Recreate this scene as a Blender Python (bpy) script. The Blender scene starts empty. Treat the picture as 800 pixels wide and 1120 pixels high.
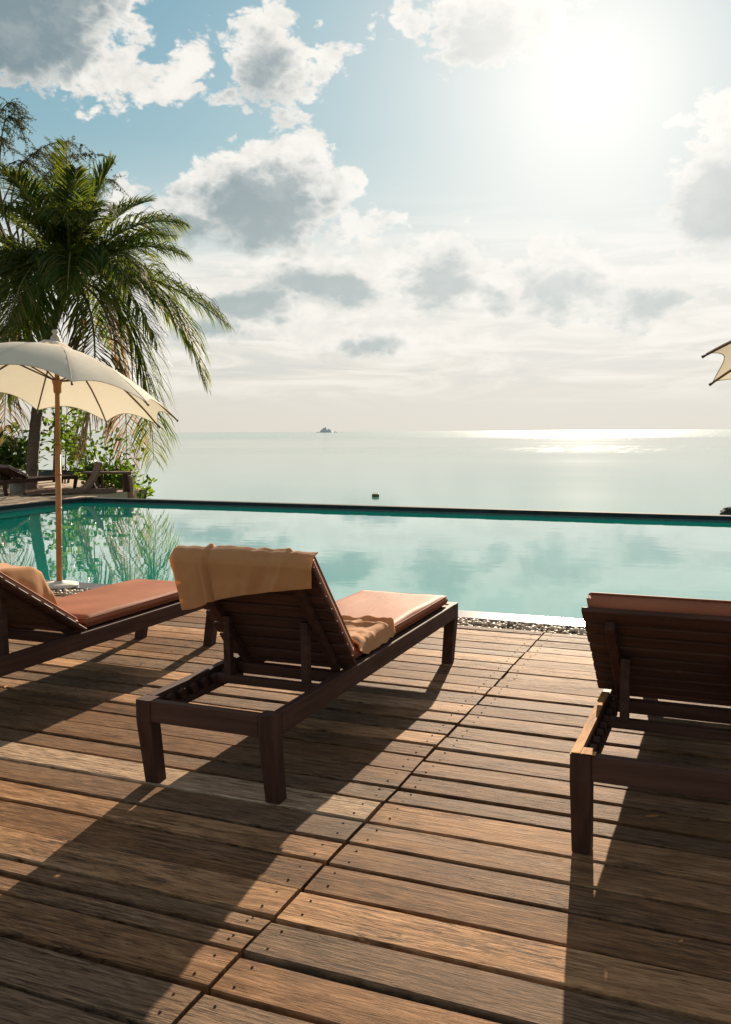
import bpy, bmesh, math, random
from mathutils import Vector, Matrix, noise
random.seed(7)
PI = math.pi
scene = bpy.context.scene
COL = scene.collection

# ------------------------------------------------------------------ helpers
def tag(o, label=None, cat=None, group=None, kind=None):
    if label: o['label'] = label
    if cat: o['category'] = cat
    if group: o['group'] = group
    if kind: o['kind'] = kind
    return o

def empty(name, loc, label, cat, group=None, rz=0.0):
    o = bpy.data.objects.new(name, None)
    COL.objects.link(o)
    o.location = loc
    o.rotation_euler = (0, 0, rz)
    o.empty_display_size = 0.1
    return tag(o, label, cat, group)

def link(name, bm, mat, parent=None, smooth=False, loc=None):
    me = bpy.data.meshes.new(name)
    bm.normal_update()
    bm.to_mesh(me)
    bm.free()
    if mat: me.materials.append(mat)
    if smooth:
        me.polygons.foreach_set('use_smooth', [True] * len(me.polygons))
    o = bpy.data.objects.new(name, me)
    COL.objects.link(o)
    if parent is not None: o.parent = parent
    if loc is not None: o.location = loc
    return o

def children(o):
    return [c for c in COL.objects if c.parent is o]

def copy_tree(o, parent=None):
    c = o.copy()
    COL.objects.link(c)
    c.parent = parent
    for ch in children(o):
        copy_tree(ch, c)
    return c

def add_box(bm, c, s, rot=None, bevel=0.0, seg=1):
    """box centred c, full size s"""
    M = Matrix.Translation(Vector(c))
    if rot is not None: M = M @ rot
    r = bmesh.ops.create_cube(bm, size=1.0, matrix=M @ Matrix.Diagonal((s[0], s[1], s[2], 1.0)))
    if bevel > 0:
        vs = set(r['verts'])
        es = [e for e in bm.edges if e.verts[0] in vs and e.verts[1] in vs]
        bmesh.ops.bevel(bm, geom=es, offset=bevel, segments=seg, affect='EDGES', profile=0.6)
    return r

def box_mm(bm, a, b, bevel=0.0, seg=1, rot=None):
    c = [(a[i] + b[i]) / 2 for i in range(3)]
    s = [abs(b[i] - a[i]) for i in range(3)]
    return add_box(bm, c, s, rot, bevel, seg)

def add_tube(bm, pts, radii, n=8, cap=True):
    rings = []
    prev = None
    for i, p in enumerate(pts):
        p = Vector(p)
        if i == 0: t = Vector(pts[1]) - p
        elif i == len(pts) - 1: t = p - Vector(pts[i - 1])
        else: t = Vector(pts[i + 1]) - Vector(pts[i - 1])
        t.normalize()
        if prev is None:
            ref = Vector((0, 0, 1)) if abs(t.z) < 0.9 else Vector((1, 0, 0))
            a = t.cross(ref).normalized()
        else:
            a = (prev - t * prev.dot(t)).normalized()
        prev = a
        b = t.cross(a)
        r = radii[i] if hasattr(radii, '__len__') else radii
        rings.append([bm.verts.new(p + (a * math.cos(2 * PI * k / n) + b * math.sin(2 * PI * k / n)) * r) for k in range(n)])
    for i in range(len(rings) - 1):
        for k in range(n):
            bm.faces.new((rings[i][k], rings[i][(k + 1) % n], rings[i + 1][(k + 1) % n], rings[i + 1][k]))
    if cap:
        bm.faces.new(list(reversed(rings[0])))
        bm.faces.new(rings[-1])
    return rings

def add_lathe(bm, prof, n=24, c=(0, 0, 0)):
    rings = []
    for r, z in prof:
        rings.append([bm.verts.new((c[0] + r * math.cos(2 * PI * k / n), c[1] + r * math.sin(2 * PI * k / n), c[2] + z)) for k in range(n)])
    for i in range(len(rings) - 1):
        for k in range(n):
            bm.faces.new((rings[i][k], rings[i][(k + 1) % n], rings[i + 1][(k + 1) % n], rings[i + 1][k]))
    bm.faces.new(list(reversed(rings[0])))
    bm.faces.new(rings[-1])

def prism(bm, poly, z0, z1):
    lo = [bm.verts.new((p[0], p[1], z0)) for p in poly]
    hi = [bm.verts.new((p[0], p[1], z1)) for p in poly]
    n = len(poly)
    bm.faces.new(hi)
    bm.faces.new(list(reversed(lo)))
    for i in range(n):
        bm.faces.new((lo[i], lo[(i + 1) % n], hi[(i + 1) % n], hi[i]))

def loft(bm, rings, closed=True, cap=True):
    vs = [[bm.verts.new(p) for p in r] for r in rings]
    n = len(vs[0])
    for i in range(len(vs) - 1):
        for k in range(n if closed else n - 1):
            bm.faces.new((vs[i][k], vs[i][(k + 1) % n], vs[i + 1][(k + 1) % n], vs[i + 1][k]))
    if cap and closed:
        bm.faces.new(list(reversed(vs[0])))
        bm.faces.new(vs[-1])
    return vs

# ------------------------------------------------------------------ materials
class NT:
    def __init__(s, tree): s.t = tree; s.n = tree.nodes; s.l = tree.links
    def node(s, typ, **kw):
        nd = s.n.new(typ)
        for k, v in kw.items(): setattr(nd, k, v)
        return nd
    def put(s, sock, v):
        if hasattr(v, 'bl_idname') or isinstance(v, bpy.types.NodeSocket):
            s.l.new(v, sock)
        else:
            try: sock.default_value = v
            except Exception: sock.default_value = (v[0], v[1], v[2], 1.0) if len(v) == 3 else v
    def m(s, op, a, b=None, c=None, clamp=False):
        nd = s.node('ShaderNodeMath', operation=op); nd.use_clamp = clamp
        s.put(nd.inputs[0], a)
        if b is not None: s.put(nd.inputs[1], b)
        if c is not None: s.put(nd.inputs[2], c)
        return nd.outputs[0]
    def vm(s, op, a, b=None):
        nd = s.node('ShaderNodeVectorMath', operation=op)
        s.put(nd.inputs[0], a)
        if b is not None: s.put(nd.inputs[1], b)
        return nd.outputs['Value'] if op in ('DOT_PRODUCT', 'LENGTH') else nd.outputs[0]
    def mix(s, f, a, b, blend='MIX'):
        nd = s.node('ShaderNodeMix', data_type='RGBA', blend_type=blend)
        s.put(nd.inputs[0], f)
        s.put(nd.inputs[6], a if isinstance(a, bpy.types.NodeSocket) else (*a, 1.0))
        s.put(nd.inputs[7], b if isinstance(b, bpy.types.NodeSocket) else (*b, 1.0))
        return nd.outputs[2]
    def ramp(s, f, stops, interp='LINEAR'):
        nd = s.node('ShaderNodeValToRGB')
        cr = nd.color_ramp; cr.interpolation = interp
        while len(cr.elements) > 1: cr.elements.remove(cr.elements[-1])
        cr.elements[0].position = stops[0][0]; cr.elements[0].color = (*stops[0][1], 1)
        for p, c in stops[1:]:
            e = cr.elements.new(p); e.color = (*c, 1)
        s.put(nd.inputs[0], f)
        return nd.outputs[0]
    def sstep(s, x, a, b):
        nd = s.node('ShaderNodeMapRange', interpolation_type='SMOOTHSTEP')
        s.put(nd.inputs[0], x); nd.inputs[1].default_value = a; nd.inputs[2].default_value = b
        nd.inputs[3].default_value = 0; nd.inputs[4].default_value = 1
        return nd.outputs[0]
    def noise(s, vec, scale, detail=4, rough=0.5, dist=0.0, w=None):
        nd = s.node('ShaderNodeTexNoise')
        if w is not None:
            nd.noise_dimensions = '4D'; s.put(nd.inputs['W'], w)
        s.put(nd.inputs['Vector'], vec)
        nd.inputs['Scale'].default_value = scale; nd.inputs['Detail'].default_value = detail
        nd.inputs['Roughness'].default_value = rough; nd.inputs['Distortion'].default_value = dist
        return nd.outputs['Fac']
    def mapping(s, vec, scale=(1, 1, 1), loc=(0, 0, 0), rot=(0, 0, 0)):
        nd = s.node('ShaderNodeMapping')
        s.put(nd.inputs[0], vec); nd.inputs['Scale'].default_value = scale
        nd.inputs['Location'].default_value = loc; nd.inputs['Rotation'].default_value = rot
        return nd.outputs[0]
    def bump(s, h, strength=0.3, dist=0.01, normal=None):
        nd = s.node('ShaderNodeBump')
        nd.inputs['Strength'].default_value = strength; nd.inputs['Distance'].default_value = dist
        s.put(nd.inputs['Height'], h)
        if normal is not None: s.put(nd.inputs['Normal'], normal)
        return nd.outputs[0]

def new_mat(name):
    m = bpy.data.materials.new(name); m.use_nodes = True
    nt = NT(m.node_tree)
    b = m.node_tree.nodes['Principled BSDF']
    return m, nt, b

def obj_co(nt): return nt.node('ShaderNodeTexCoord').outputs['Object']
def geo_pos(nt): return nt.node('ShaderNodeNewGeometry').outputs['Position']

def simple(name, c1, c2=None, rough=0.5, scale=8, bump=0.0, bdist=0.005, spec=0.5, stretch=(1, 1, 1), detail=5, metal=0.0):
    m, nt, b = new_mat(name)
    co = nt.mapping(obj_co(nt), stretch)
    nz = nt.noise(co, scale, detail, 0.6)
    if c2 is None: c2 = tuple(x * 0.7 for x in c1)
    nt.put(b.inputs['Base Color'], nt.ramp(nz, [(0.3, c2), (0.7, c1)]))
    b.inputs['Roughness'].default_value = rough
    b.inputs['Specular IOR Level'].default_value = spec
    b.inputs['Metallic'].default_value = metal
    if bump: nt.put(b.inputs['Normal'], nt.bump(nz, bump, bdist))
    return m

def mat_deck():
    m, nt, b = new_mat('weathered_deck_wood')
    pos = geo_pos(nt)
    at = nt.node('ShaderNodeAttribute', attribute_name='plank').outputs['Color']
    sp = nt.node('ShaderNodeSeparateColor'); nt.put(sp.inputs[0], at)
    r1, r2, r3 = sp.outputs[0], sp.outputs[1], sp.outputs[2]
    w = nt.m('MULTIPLY', r1, 37.0)
    fine = nt.noise(nt.mapping(pos, (8.5, 100, 20)), 1.0, 6, 0.72, 0.8, w)
    mid = nt.noise(nt.mapping(pos, (3.4, 24, 6)), 1.0, 6, 0.68, 1.3, w)
    big = nt.noise(nt.mapping(pos, (0.8, 3.0, 2)), 1.0, 4, 0.6, 0.0, w)
    blot = nt.noise(pos, 1.3, 4, 0.6)
    c = nt.ramp(mid, [(0.28, (0.125, 0.072, 0.042)), (0.5, (0.30, 0.180, 0.098)), (0.72, (0.46, 0.30, 0.175))])
    grey = nt.ramp(fine, [(0.3, (0.16, 0.122, 0.092)), (0.7, (0.42, 0.33, 0.24))])
    c = nt.mix(nt.m('MULTIPLY', nt.sstep(nt.m('ADD', big, nt.m('MULTIPLY', nt.m('SUBTRACT', r3, 0.5), 0.4)), 0.36, 0.66), 0.75), c, grey)
    # per-plank tone
    tone = nt.ramp(r2, [(0.0, (0.56, 0.48, 0.42)), (0.25, (0.96, 0.87, 0.79)), (0.7, (1.25, 1.15, 1.05)), (1.0, (1.62, 1.55, 1.46))])
    c = nt.mix(1.0, c, tone, 'MULTIPLY')
    dk = nt.ramp(fine, [(0.32, (0.20, 0.18, 0.16)), (0.47, (0.80, 0.79, 0.78)), (0.6, (1.05, 1.05, 1.05))])
    c = nt.mix(0.9, c, dk, 'MULTIPLY')
    fl = nt.noise(nt.mapping(pos, (9, 150, 30)), 1.0, 4, 0.75, 0.8, nt.m('ADD', w, 11.0))
    patch = nt.sstep(nt.noise(nt.mapping(pos, (1.6, 5, 2)), 1.0, 4, 0.6, 0.0, nt.m('ADD', w, 3.0)), 0.42, 0.62)
    c = nt.mix(nt.m('MULTIPLY', nt.m('MULTIPLY', nt.sstep(fl, 0.52, 0.41), patch), 0.85), c, (0.055, 0.040, 0.030))
    # dark drying cracks, long and thin
    cr = nt.noise(nt.mapping(pos, (1.6, 46, 5)), 1.0, 3, 0.55, 1.2, nt.m('ADD', w, 5.0))
    crm = nt.m('MULTIPLY', nt.sstep(nt.m('ABSOLUTE', nt.m('SUBTRACT', cr, 0.5)), 0.022, 0.0), nt.sstep(big, 0.42, 0.62))
    c = nt.mix(nt.m('MULTIPLY', crm, 0.7), c, (0.035, 0.024, 0.017))
    st = nt.sstep(blot, 0.54, 0.74)
    c = nt.mix(nt.m('MULTIPLY', st, 0.62), c, (0.085, 0.060, 0.043))
    # knots
    kn = nt.node('ShaderNodeTexVoronoi'); kn.feature = 'F1'
    nt.put(kn.inputs['Vector'], nt.mapping(pos, (1.7, 5.2, 1))); kn.inputs['Scale'].default_value = 1.0
    kf = nt.m('MULTIPLY', nt.sstep(kn.outputs['Distance'], 0.11, 0.03), nt.sstep(nt.noise(pos, 0.9, 1), 0.5, 0.58))
    c = nt.mix(nt.m('MULTIPLY', kf, 0.85), c, (0.04, 0.026, 0.018))
    nt.put(b.inputs['Base Color'], c)
    nt.put(b.inputs['Roughness'], nt.m('ADD', nt.m('MULTIPLY', fine, 0.25), 0.52))
    b.inputs['Specular IOR Level'].default_value = 0.03
    h = nt.m('ADD', nt.m('MULTIPLY', fine, 0.55), nt.m('MULTIPLY', mid, 0.6))
    h = nt.m('SUBTRACT', h, nt.m('MULTIPLY', crm, 0.8))
    nt.put(b.inputs['Normal'], nt.bump(h, 0.85, 0.006))
    return m

def mat_wood_dark(name='dark_stained_wood', c1=(0.080, 0.040, 0.029), c2=(0.042, 0.021, 0.016), axis=1, rough=0.6):
    m, nt, b = new_mat(name)
    co = obj_co(nt)
    s = [30, 30, 30]; s[axis] = 2.2
    g = nt.noise(nt.mapping(co, s), 1.0, 5, 0.6, 0.4)
    big = nt.noise(co, 3.5, 4, 0.6)
    c = nt.ramp(g, [(0.3, c2), (0.68, c1)])
    wear = nt.m('MULTIPLY', nt.sstep(nt.noise(co, 14, 5, 0.7), 0.60, 0.75), 0.35)
    c = nt.mix(wear, c, (0.15, 0.095, 0.062))
    nt.put(b.inputs['Base Color'], c)
    nt.put(b.inputs['Roughness'], nt.m('ADD', nt.m('MULTIPLY', big, 0.3), rough - 0.12))
    b.inputs['Specular IOR Level'].default_value = 0.10
    nt.put(b.inputs['Normal'], nt.bump(g, 0.25, 0.003))
    return m

def mat_worn_top():
    # sun-worn varnish on rail tops: bare orange wood shows through
    m, nt, b = new_mat('worn_orange_wood')
    co = obj_co(nt)
    g = nt.noise(nt.mapping(co, (30, 4, 30)), 1.0, 5, 0.65, 0.5)
    c = nt.ramp(g, [(0.3, (0.10, 0.04, 0.018)), (0.5, (0.46, 0.22, 0.075)), (0.7, (0.60, 0.33, 0.125))])
    nt.put(b.inputs['Base Color'], c); b.inputs['Roughness'].default_value = 0.75; b.inputs['Specular IOR Level'].default_value = 0.05
    nt.put(b.inputs['Normal'], nt.bump(g, 0.3, 0.003))
    return m

def mat_vinyl():
    m, nt, b = new_mat('terracotta_vinyl')
    co = obj_co(nt)
    n1 = nt.noise(co, 5, 3, 0.5); n2 = nt.noise(co, 260, 2, 0.5)
    n3 = nt.noise(nt.mapping(co, (9, 2.2, 5)), 1.0, 4, 0.55, 0.6)
    nt.put(b.inputs['Base Color'], nt.ramp(n1, [(0.3, (0.265, 0.098, 0.054)), (0.7, (0.335, 0.130, 0.074))]))
    nt.put(b.inputs['Roughness'], nt.m('ADD', nt.m('MULTIPLY', n1, 0.12), 0.56))
    b.inputs['Specular IOR Level'].default_value = 0.05
    nn = nt.bump(n3, 0.16, 0.02)
    nt.put(b.inputs['Normal'], nt.bump(n2, 0.08, 0.001, nn))
    return m

def mat_towel():
    m, nt, b = new_mat('orange_towel_cloth')
    co = obj_co(nt)
    w = nt.noise(co, 420, 3, 0.7); big = nt.noise(co, 6, 4, 0.5)
    nt.put(b.inputs['Base Color'], nt.ramp(big, [(0.3, (0.58, 0.29, 0.115)), (0.7, (0.68, 0.37, 0.165))]))
    b.inputs['Roughness'].default_value = 0.95
    b.inputs['Specular IOR Level'].default_value = 0.1
    b.inputs['Sheen Weight'].default_value = 0.25
    nt.put(b.inputs['Normal'], nt.bump(w, 0.5, 0.0025))
    tr = nt.node('ShaderNodeBsdfTranslucent'); tr.inputs[0].default_value = (0.70, 0.36, 0.13, 1)
    mx = nt.node('ShaderNodeMixShader'); mx.inputs[0].default_value = 0.35
    nt.l.new(b.outputs[0], mx.inputs[1]); nt.l.new(tr.outputs[0], mx.inputs[2])
    nt.l.new(mx.outputs[0], nt.n['Material Output'].inputs[0])
    return m

def mat_canvas():
    m, nt, b = new_mat('cream_canvas')
    co = obj_co(nt)
    w = nt.noise(co, 300, 2, 0.6); big = nt.noise(co, 4, 4, 0.6)
    c = nt.ramp(big, [(0.3, (0.72, 0.665, 0.575)), (0.7, (0.83, 0.775, 0.68))])
    nt.put(b.inputs['Base Color'], c)
    b.inputs['Roughness'].default_value = 0.9; b.inputs['Specular IOR Level'].default_value = 0.1
    nt.put(b.inputs['Normal'], nt.bump(w, 0.2, 0.001))
    tr = nt.node('ShaderNodeBsdfTranslucent'); tr.inputs[0].default_value = (0.70, 0.60, 0.48, 1)
    mx = nt.node('ShaderNodeMixShader'); mx.inputs[0].default_value = 0.33
    nt.l.new(b.outputs[0], mx.inputs[1]); nt.l.new(tr.outputs[0], mx.inputs[2])
    nt.l.new(mx.outputs[0], nt.n['Material Output'].inputs[0])
    return m

def mat_leaf(name, cs, trans=(0.16, 0.26, 0.02), tf=0.4, rough=0.6):
    m, nt, b = new_mat(name)
    oi = nt.node('ShaderNodeNewGeometry').outputs['Random Per Island']
    nt.put(b.inputs['Base Color'], nt.ramp(oi, cs))
    b.inputs['Roughness'].default_value = rough
    b.inputs['Specular IOR Level'].default_value = 0.14
    tr = nt.node('ShaderNodeBsdfTranslucent')
    nt.put(tr.inputs[0], nt.ramp(oi, [(0.0, tuple(x * 0.55 for x in trans)), (0.75, trans), (1.0, (trans[0] * 1.7, trans[1] * 1.05, trans[2]))]))
    mx = nt.node('ShaderNodeMixShader'); mx.inputs[0].default_value = tf
    nt.l.new(b.outputs[0], mx.inputs[1]); nt.l.new(tr.outputs[0], mx.inputs[2])
    nt.l.new(mx.outputs[0], nt.n['Material Output'].inputs[0])
    return m

def mat_pool_water():
    m, nt, b = new_mat('pool_water')
    pos = geo_pos(nt)
    big = nt.noise(pos, 0.5, 3, 0.5)
    nt.put(b.inputs['Base Color'], nt.ramp(big, [(0.3, (0.000, 0.245, 0.200)), (0.7, (0.000, 0.290, 0.238))]))
    b.inputs['Roughness'].default_value = 0.015
    b.inputs['IOR'].default_value = 1.4
    b.inputs['Coat Weight'].default_value = 0.7; b.inputs['Coat Roughness'].default_value = 0.01; b.inputs['Coat IOR'].default_value = 1.4
    h = nt.noise(nt.mapping(pos, (1.6, 2.6, 1)), 1.0, 2, 0.5, 0.4)
    h2 = nt.noise(nt.mapping(pos, (7, 10, 1)), 1.0, 2, 0.5)
    h = nt.m('ADD', h, nt.m('MULTIPLY', h2, 0.08))
    nn = nt.bump(h, 0.032, 0.03)
    nt.put(b.inputs['Normal'], nn); nt.put(b.inputs['Coat Normal'], nn)
    return m

def mat_sea():
    m, nt, b = new_mat('sea_water')
    pos = geo_pos(nt)
    big = nt.noise(nt.mapping(pos, (0.004, 0.018, 1)), 1.0, 4, 0.55)
    nt.put(b.inputs['Base Color'], nt.ramp(big, [(0.35, (0.05, 0.24, 0.215)), (0.65, (0.15, 0.33, 0.28))]))
    lo = nt.sstep(big, 0.40, 0.62)
    sp = nt.node('ShaderNodeSeparateXYZ'); nt.put(sp.inputs[0], pos)
    wob = nt.m('MULTIPLY', nt.m('SUBTRACT', nt.noise(nt.mapping(pos, (0.012, 0.03, 1)), 1.0, 4, 0.6), 0.5), 90.0)
    yy = nt.m('ADD', nt.m('ADD', sp.outputs[1], nt.m('MULTIPLY', sp.outputs[0], -0.38)), wob)
    ruff = nt.m('MAXIMUM', nt.sstep(nt.m('ADD', yy, nt.m('MULTIPLY', wob, 3.0)), 330.0, 520.0), nt.m('MULTIPLY', nt.m('MULTIPLY', nt.sstep(yy, 140.0, 160.0), nt.sstep(yy, 215.0, 190.0)), 0.42))
    spark = nt.sstep(nt.noise(nt.mapping(pos, (0.55, 0.045, 1)), 1.0, 3, 0.7), 0.46, 0.60)
    ruff = nt.m('MULTIPLY', ruff, nt.m('ADD', 0.25, nt.m('MULTIPLY', spark, 0.75)))
    nt.put(b.inputs['Roughness'], nt.m('ADD', nt.m('MULTIPLY', ruff, 0.115), nt.m('ADD', nt.m('MULTIPLY', lo, 0.02), 0.045)))
    b.inputs['IOR'].default_value = 1.45
    w1 = nt.noise(nt.mapping(pos, (0.55, 1.9, 1), rot=(0, 0, 0.25)), 1.0, 4, 0.55, 0.3)
    w2 = nt.noise(nt.mapping(pos, (2.5, 6.0, 1), rot=(0, 0, 0.1)), 1.0, 2, 0.5)
    h = nt.m('ADD', w1, nt.m('MULTIPLY', w2, 0.12))
    h = nt.m('MULTIPLY', h, nt.m('ADD', nt.m('MULTIPLY', ruff, 0.95), 0.16))
    nt.put(b.inputs['Normal'], nt.bump(h, 0.34, 0.10))
    return m

M = {}
M['deck'] = mat_deck()
M['wood'] = mat_wood_dark()
M['wood_x'] = mat_wood_dark('dark_stained_slats', (0.098, 0.051, 0.037), (0.050, 0.026, 0.019), axis=0)
M['worn'] = mat_worn_top()
M['vinyl'] = mat_vinyl()
M['towel'] = mat_towel()
M['canvas'] = mat_canvas()
M['bamboo'] = simple('orange_varnished_pole', (0.56, 0.25, 0.085), (0.36, 0.14, 0.042), 0.55, 6, 0.15, 0.003, stretch=(6, 6, 0.6))
M['ribwood'] = simple('brown_rib_wood', (0.16, 0.075, 0.035), (0.07, 0.032, 0.018), 0.5, 20)
M['carved'] = simple('whitewashed_wood', (0.55, 0.49, 0.40), (0.33, 0.28, 0.22), 0.7, 30, 0.3, 0.004)
M['plate'] = simple('pale_concrete', (0.62, 0.59, 0.52), (0.45, 0.43, 0.38), 0.6, 14, 0.2, 0.003)
M['concrete'] = simple('old_concrete', (0.36, 0.33, 0.28), (0.20, 0.18, 0.15), 0.8, 6, 0.3, 0.01)
M['coping'] = simple('wet_grey_coping', (0.24, 0.23, 0.25), (0.15, 0.15, 0.17), 0.24, 5, 0.10, 0.003, spec=0.7)
M['gutter'] = simple('dark_gutter', (0.03, 0.03, 0.033), (0.02, 0.02, 0.02), 0.4, 10)
M['soil'] = simple('dark_soil', (0.022, 0.017, 0.013), (0.012, 0.009, 0.007), 0.9, 5)
M['pebble'] = None
M['rimstone'] = simple('dark_wet_stone', (0.040, 0.050, 0.053), (0.022, 0.028, 0.030), 0.8, 4, 0.2, 0.003, spec=0.06)
M['teal_strip'] = simple('painted_teal_reflection', (0.010, 0.11, 0.105), (0.006, 0.06, 0.06), 0.3, 9)
M['sand'] = simple('terrace_sand', (0.42, 0.31, 0.20), (0.26, 0.19, 0.125), 0.9, 2.5, 0.4, 0.02)
M['bark'] = simple('palm_bark', (0.16, 0.115, 0.08), (0.07, 0.05, 0.036), 0.85, 5, 0.6, 0.02, stretch=(1, 1, 5))
M['twig'] = simple('grey_brown_twig', (0.11, 0.08, 0.06), (0.05, 0.036, 0.027), 0.8, 8)
M['rachis'] = simple('yellow_green_rachis', (0.22, 0.20, 0.06), (0.12, 0.10, 0.035), 0.5, 3)
M['frond'] = mat_leaf('palm_leaflet', [(0.0, (0.022, 0.044, 0.012)), (0.5, (0.036, 0.066, 0.018)), (0.8, (0.075, 0.092, 0.025)), (1.0, (0.19, 0.125, 0.055))], (0.22, 0.30, 0.03), 0.42)
M['dryfrond'] = mat_leaf('dry_palm_leaflet', [(0.0, (0.12, 0.085, 0.05)), (0.6, (0.20, 0.15, 0.09)), (1.0, (0.07, 0.085, 0.03))], (0.30, 0.22, 0.10), 0.35, 0.6)
M['feather'] = mat_leaf('feathery_leaf', [(0.0, (0.035, 0.055, 0.022)), (0.6, (0.06, 0.075, 0.03)), (1.0, (0.10, 0.08, 0.045))], (0.10, 0.13, 0.03), 0.3, 0.6)
M['bush'] = mat_leaf('broad_glossy_leaf', [(0.0, (0.022, 0.062, 0.014)), (0.6, (0.045, 0.115, 0.022)), (1.0, (0.14, 0.17, 0.03))], (0.20, 0.36, 0.02), 0.42, 0.32)
M['darkbush'] = mat_leaf('dark_glossy_leaf', [(0.0, (0.012, 0.036, 0.010)), (0.7, (0.03, 0.075, 0.016)), (1.0, (0.12, 0.14, 0.03))], (0.12, 0.24, 0.02), 0.32, 0.32)
M['island'] = simple('haze_tinted_island_rock', (0.66, 0.69, 0.70), (0.55, 0.58, 0.60), 0.9, 0.08)  # distance haze painted in as a pale base colour
M['rock'] = simple('wet_dark_rock', (0.085, 0.075, 0.065), (0.035, 0.031, 0.028), 0.85, 3, 0.5, 0.05, spec=0.05)
M['paleRock'] = simple('pale_pink_rock', (0.40, 0.30, 0.24), (0.28, 0.2, 0.16), 0.8, 3, 0.4, 0.04)
M['float'] = simple('mossy_green_plastic', (0.085, 0.12, 0.02), (0.04, 0.055, 0.014), 0.5, 6)
M['hull'] = simple('boat_wood', (0.07, 0.065, 0.06), (0.035, 0.032, 0.03), 0.6, 2, stretch=(1, 1, 5))
M['brownwood'] = simple('weathered_brown_wood', (0.17, 0.105, 0.07), (0.085, 0.05, 0.036), 0.7, 8, 0.4, 0.006, stretch=(0.6, 6, 6))
M['logwood'] = simple('cut_log', (0.30, 0.15, 0.08), (0.16, 0.085, 0.05), 0.8, 6, 0.4, 0.01)
M['redwood'] = simple('reddish_stained_wood', (0.26, 0.10, 0.062), (0.15, 0.055, 0.036), 0.55, 5, 0.2, 0.004, stretch=(1, 5, 5))
M['mauve'] = simple('mauve_cushion', (0.20, 0.125, 0.125), (0.16, 0.10, 0.10), 0.7, 4)
M['rope'] = simple('dark_rope', (0.03, 0.025, 0.02), (0.015, 0.013, 0.01), 0.9, 20)
M['dryleaf'] = simple('dry_yellow_leaf', (0.50, 0.26, 0.05), (0.30, 0.13, 0.03), 0.7, 20)
M['water'] = mat_pool_water()
M['sea'] = mat_sea()

# ------------------------------------------------------------------ camera
YAW, PITCH, ROLL = 0.39172, 0.08979, -0.00567
CAMZ = 1.3891
F = Vector((-math.sin(YAW) * math.cos(PITCH), math.cos(YAW) * math.cos(PITCH), -math.sin(PITCH)))
Rt = Vector((math.cos(YAW), math.sin(YAW), 0)); U = Rt.cross(F)
Rr = Rt * math.cos(ROLL) + U * math.sin(ROLL); Ur = U * math.cos(ROLL) - Rt * math.sin(ROLL)
cam_d = bpy.data.cameras.new('camera')
cam_d.sensor_fit = 'HORIZONTAL'; cam_d.sensor_width = 36.0; cam_d.lens = 36.0 * 981.15 / 800.0
cam_d.clip_end = 60000.0; cam_d.clip_start = 0.05
cam = bpy.data.objects.new('camera', cam_d); COL.objects.link(cam)
mw = Matrix((Rr, Ur, -F)).transposed().to_4x4(); mw.translation = (0, 0, CAMZ)
cam.matrix_world = mw
scene.camera = cam

# ------------------------------------------------------------------ sun + sky
SUN_AZ = math.radians(8.79)      # towards -X from +Y
SUN_EL = math.radians(19.85)
EXPO = 1.22
sd = Vector((-math.sin(SUN_AZ) * math.cos(SUN_EL), math.cos(SUN_AZ) * math.cos(SUN_EL), math.sin(SUN_EL)))
sun_d = bpy.data.lights.new('sun', 'SUN'); sun_d.energy = 4.8; sun_d.angle = math.radians(0.53)
sun_d.color = (1.0, 0.82, 0.62)
sun = bpy.data.objects.new('sun', sun_d); COL.objects.link(sun)
sun.rotation_euler = sd.to_track_quat('Z', 'Y').to_euler(); sun.location = sd * 50

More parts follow.
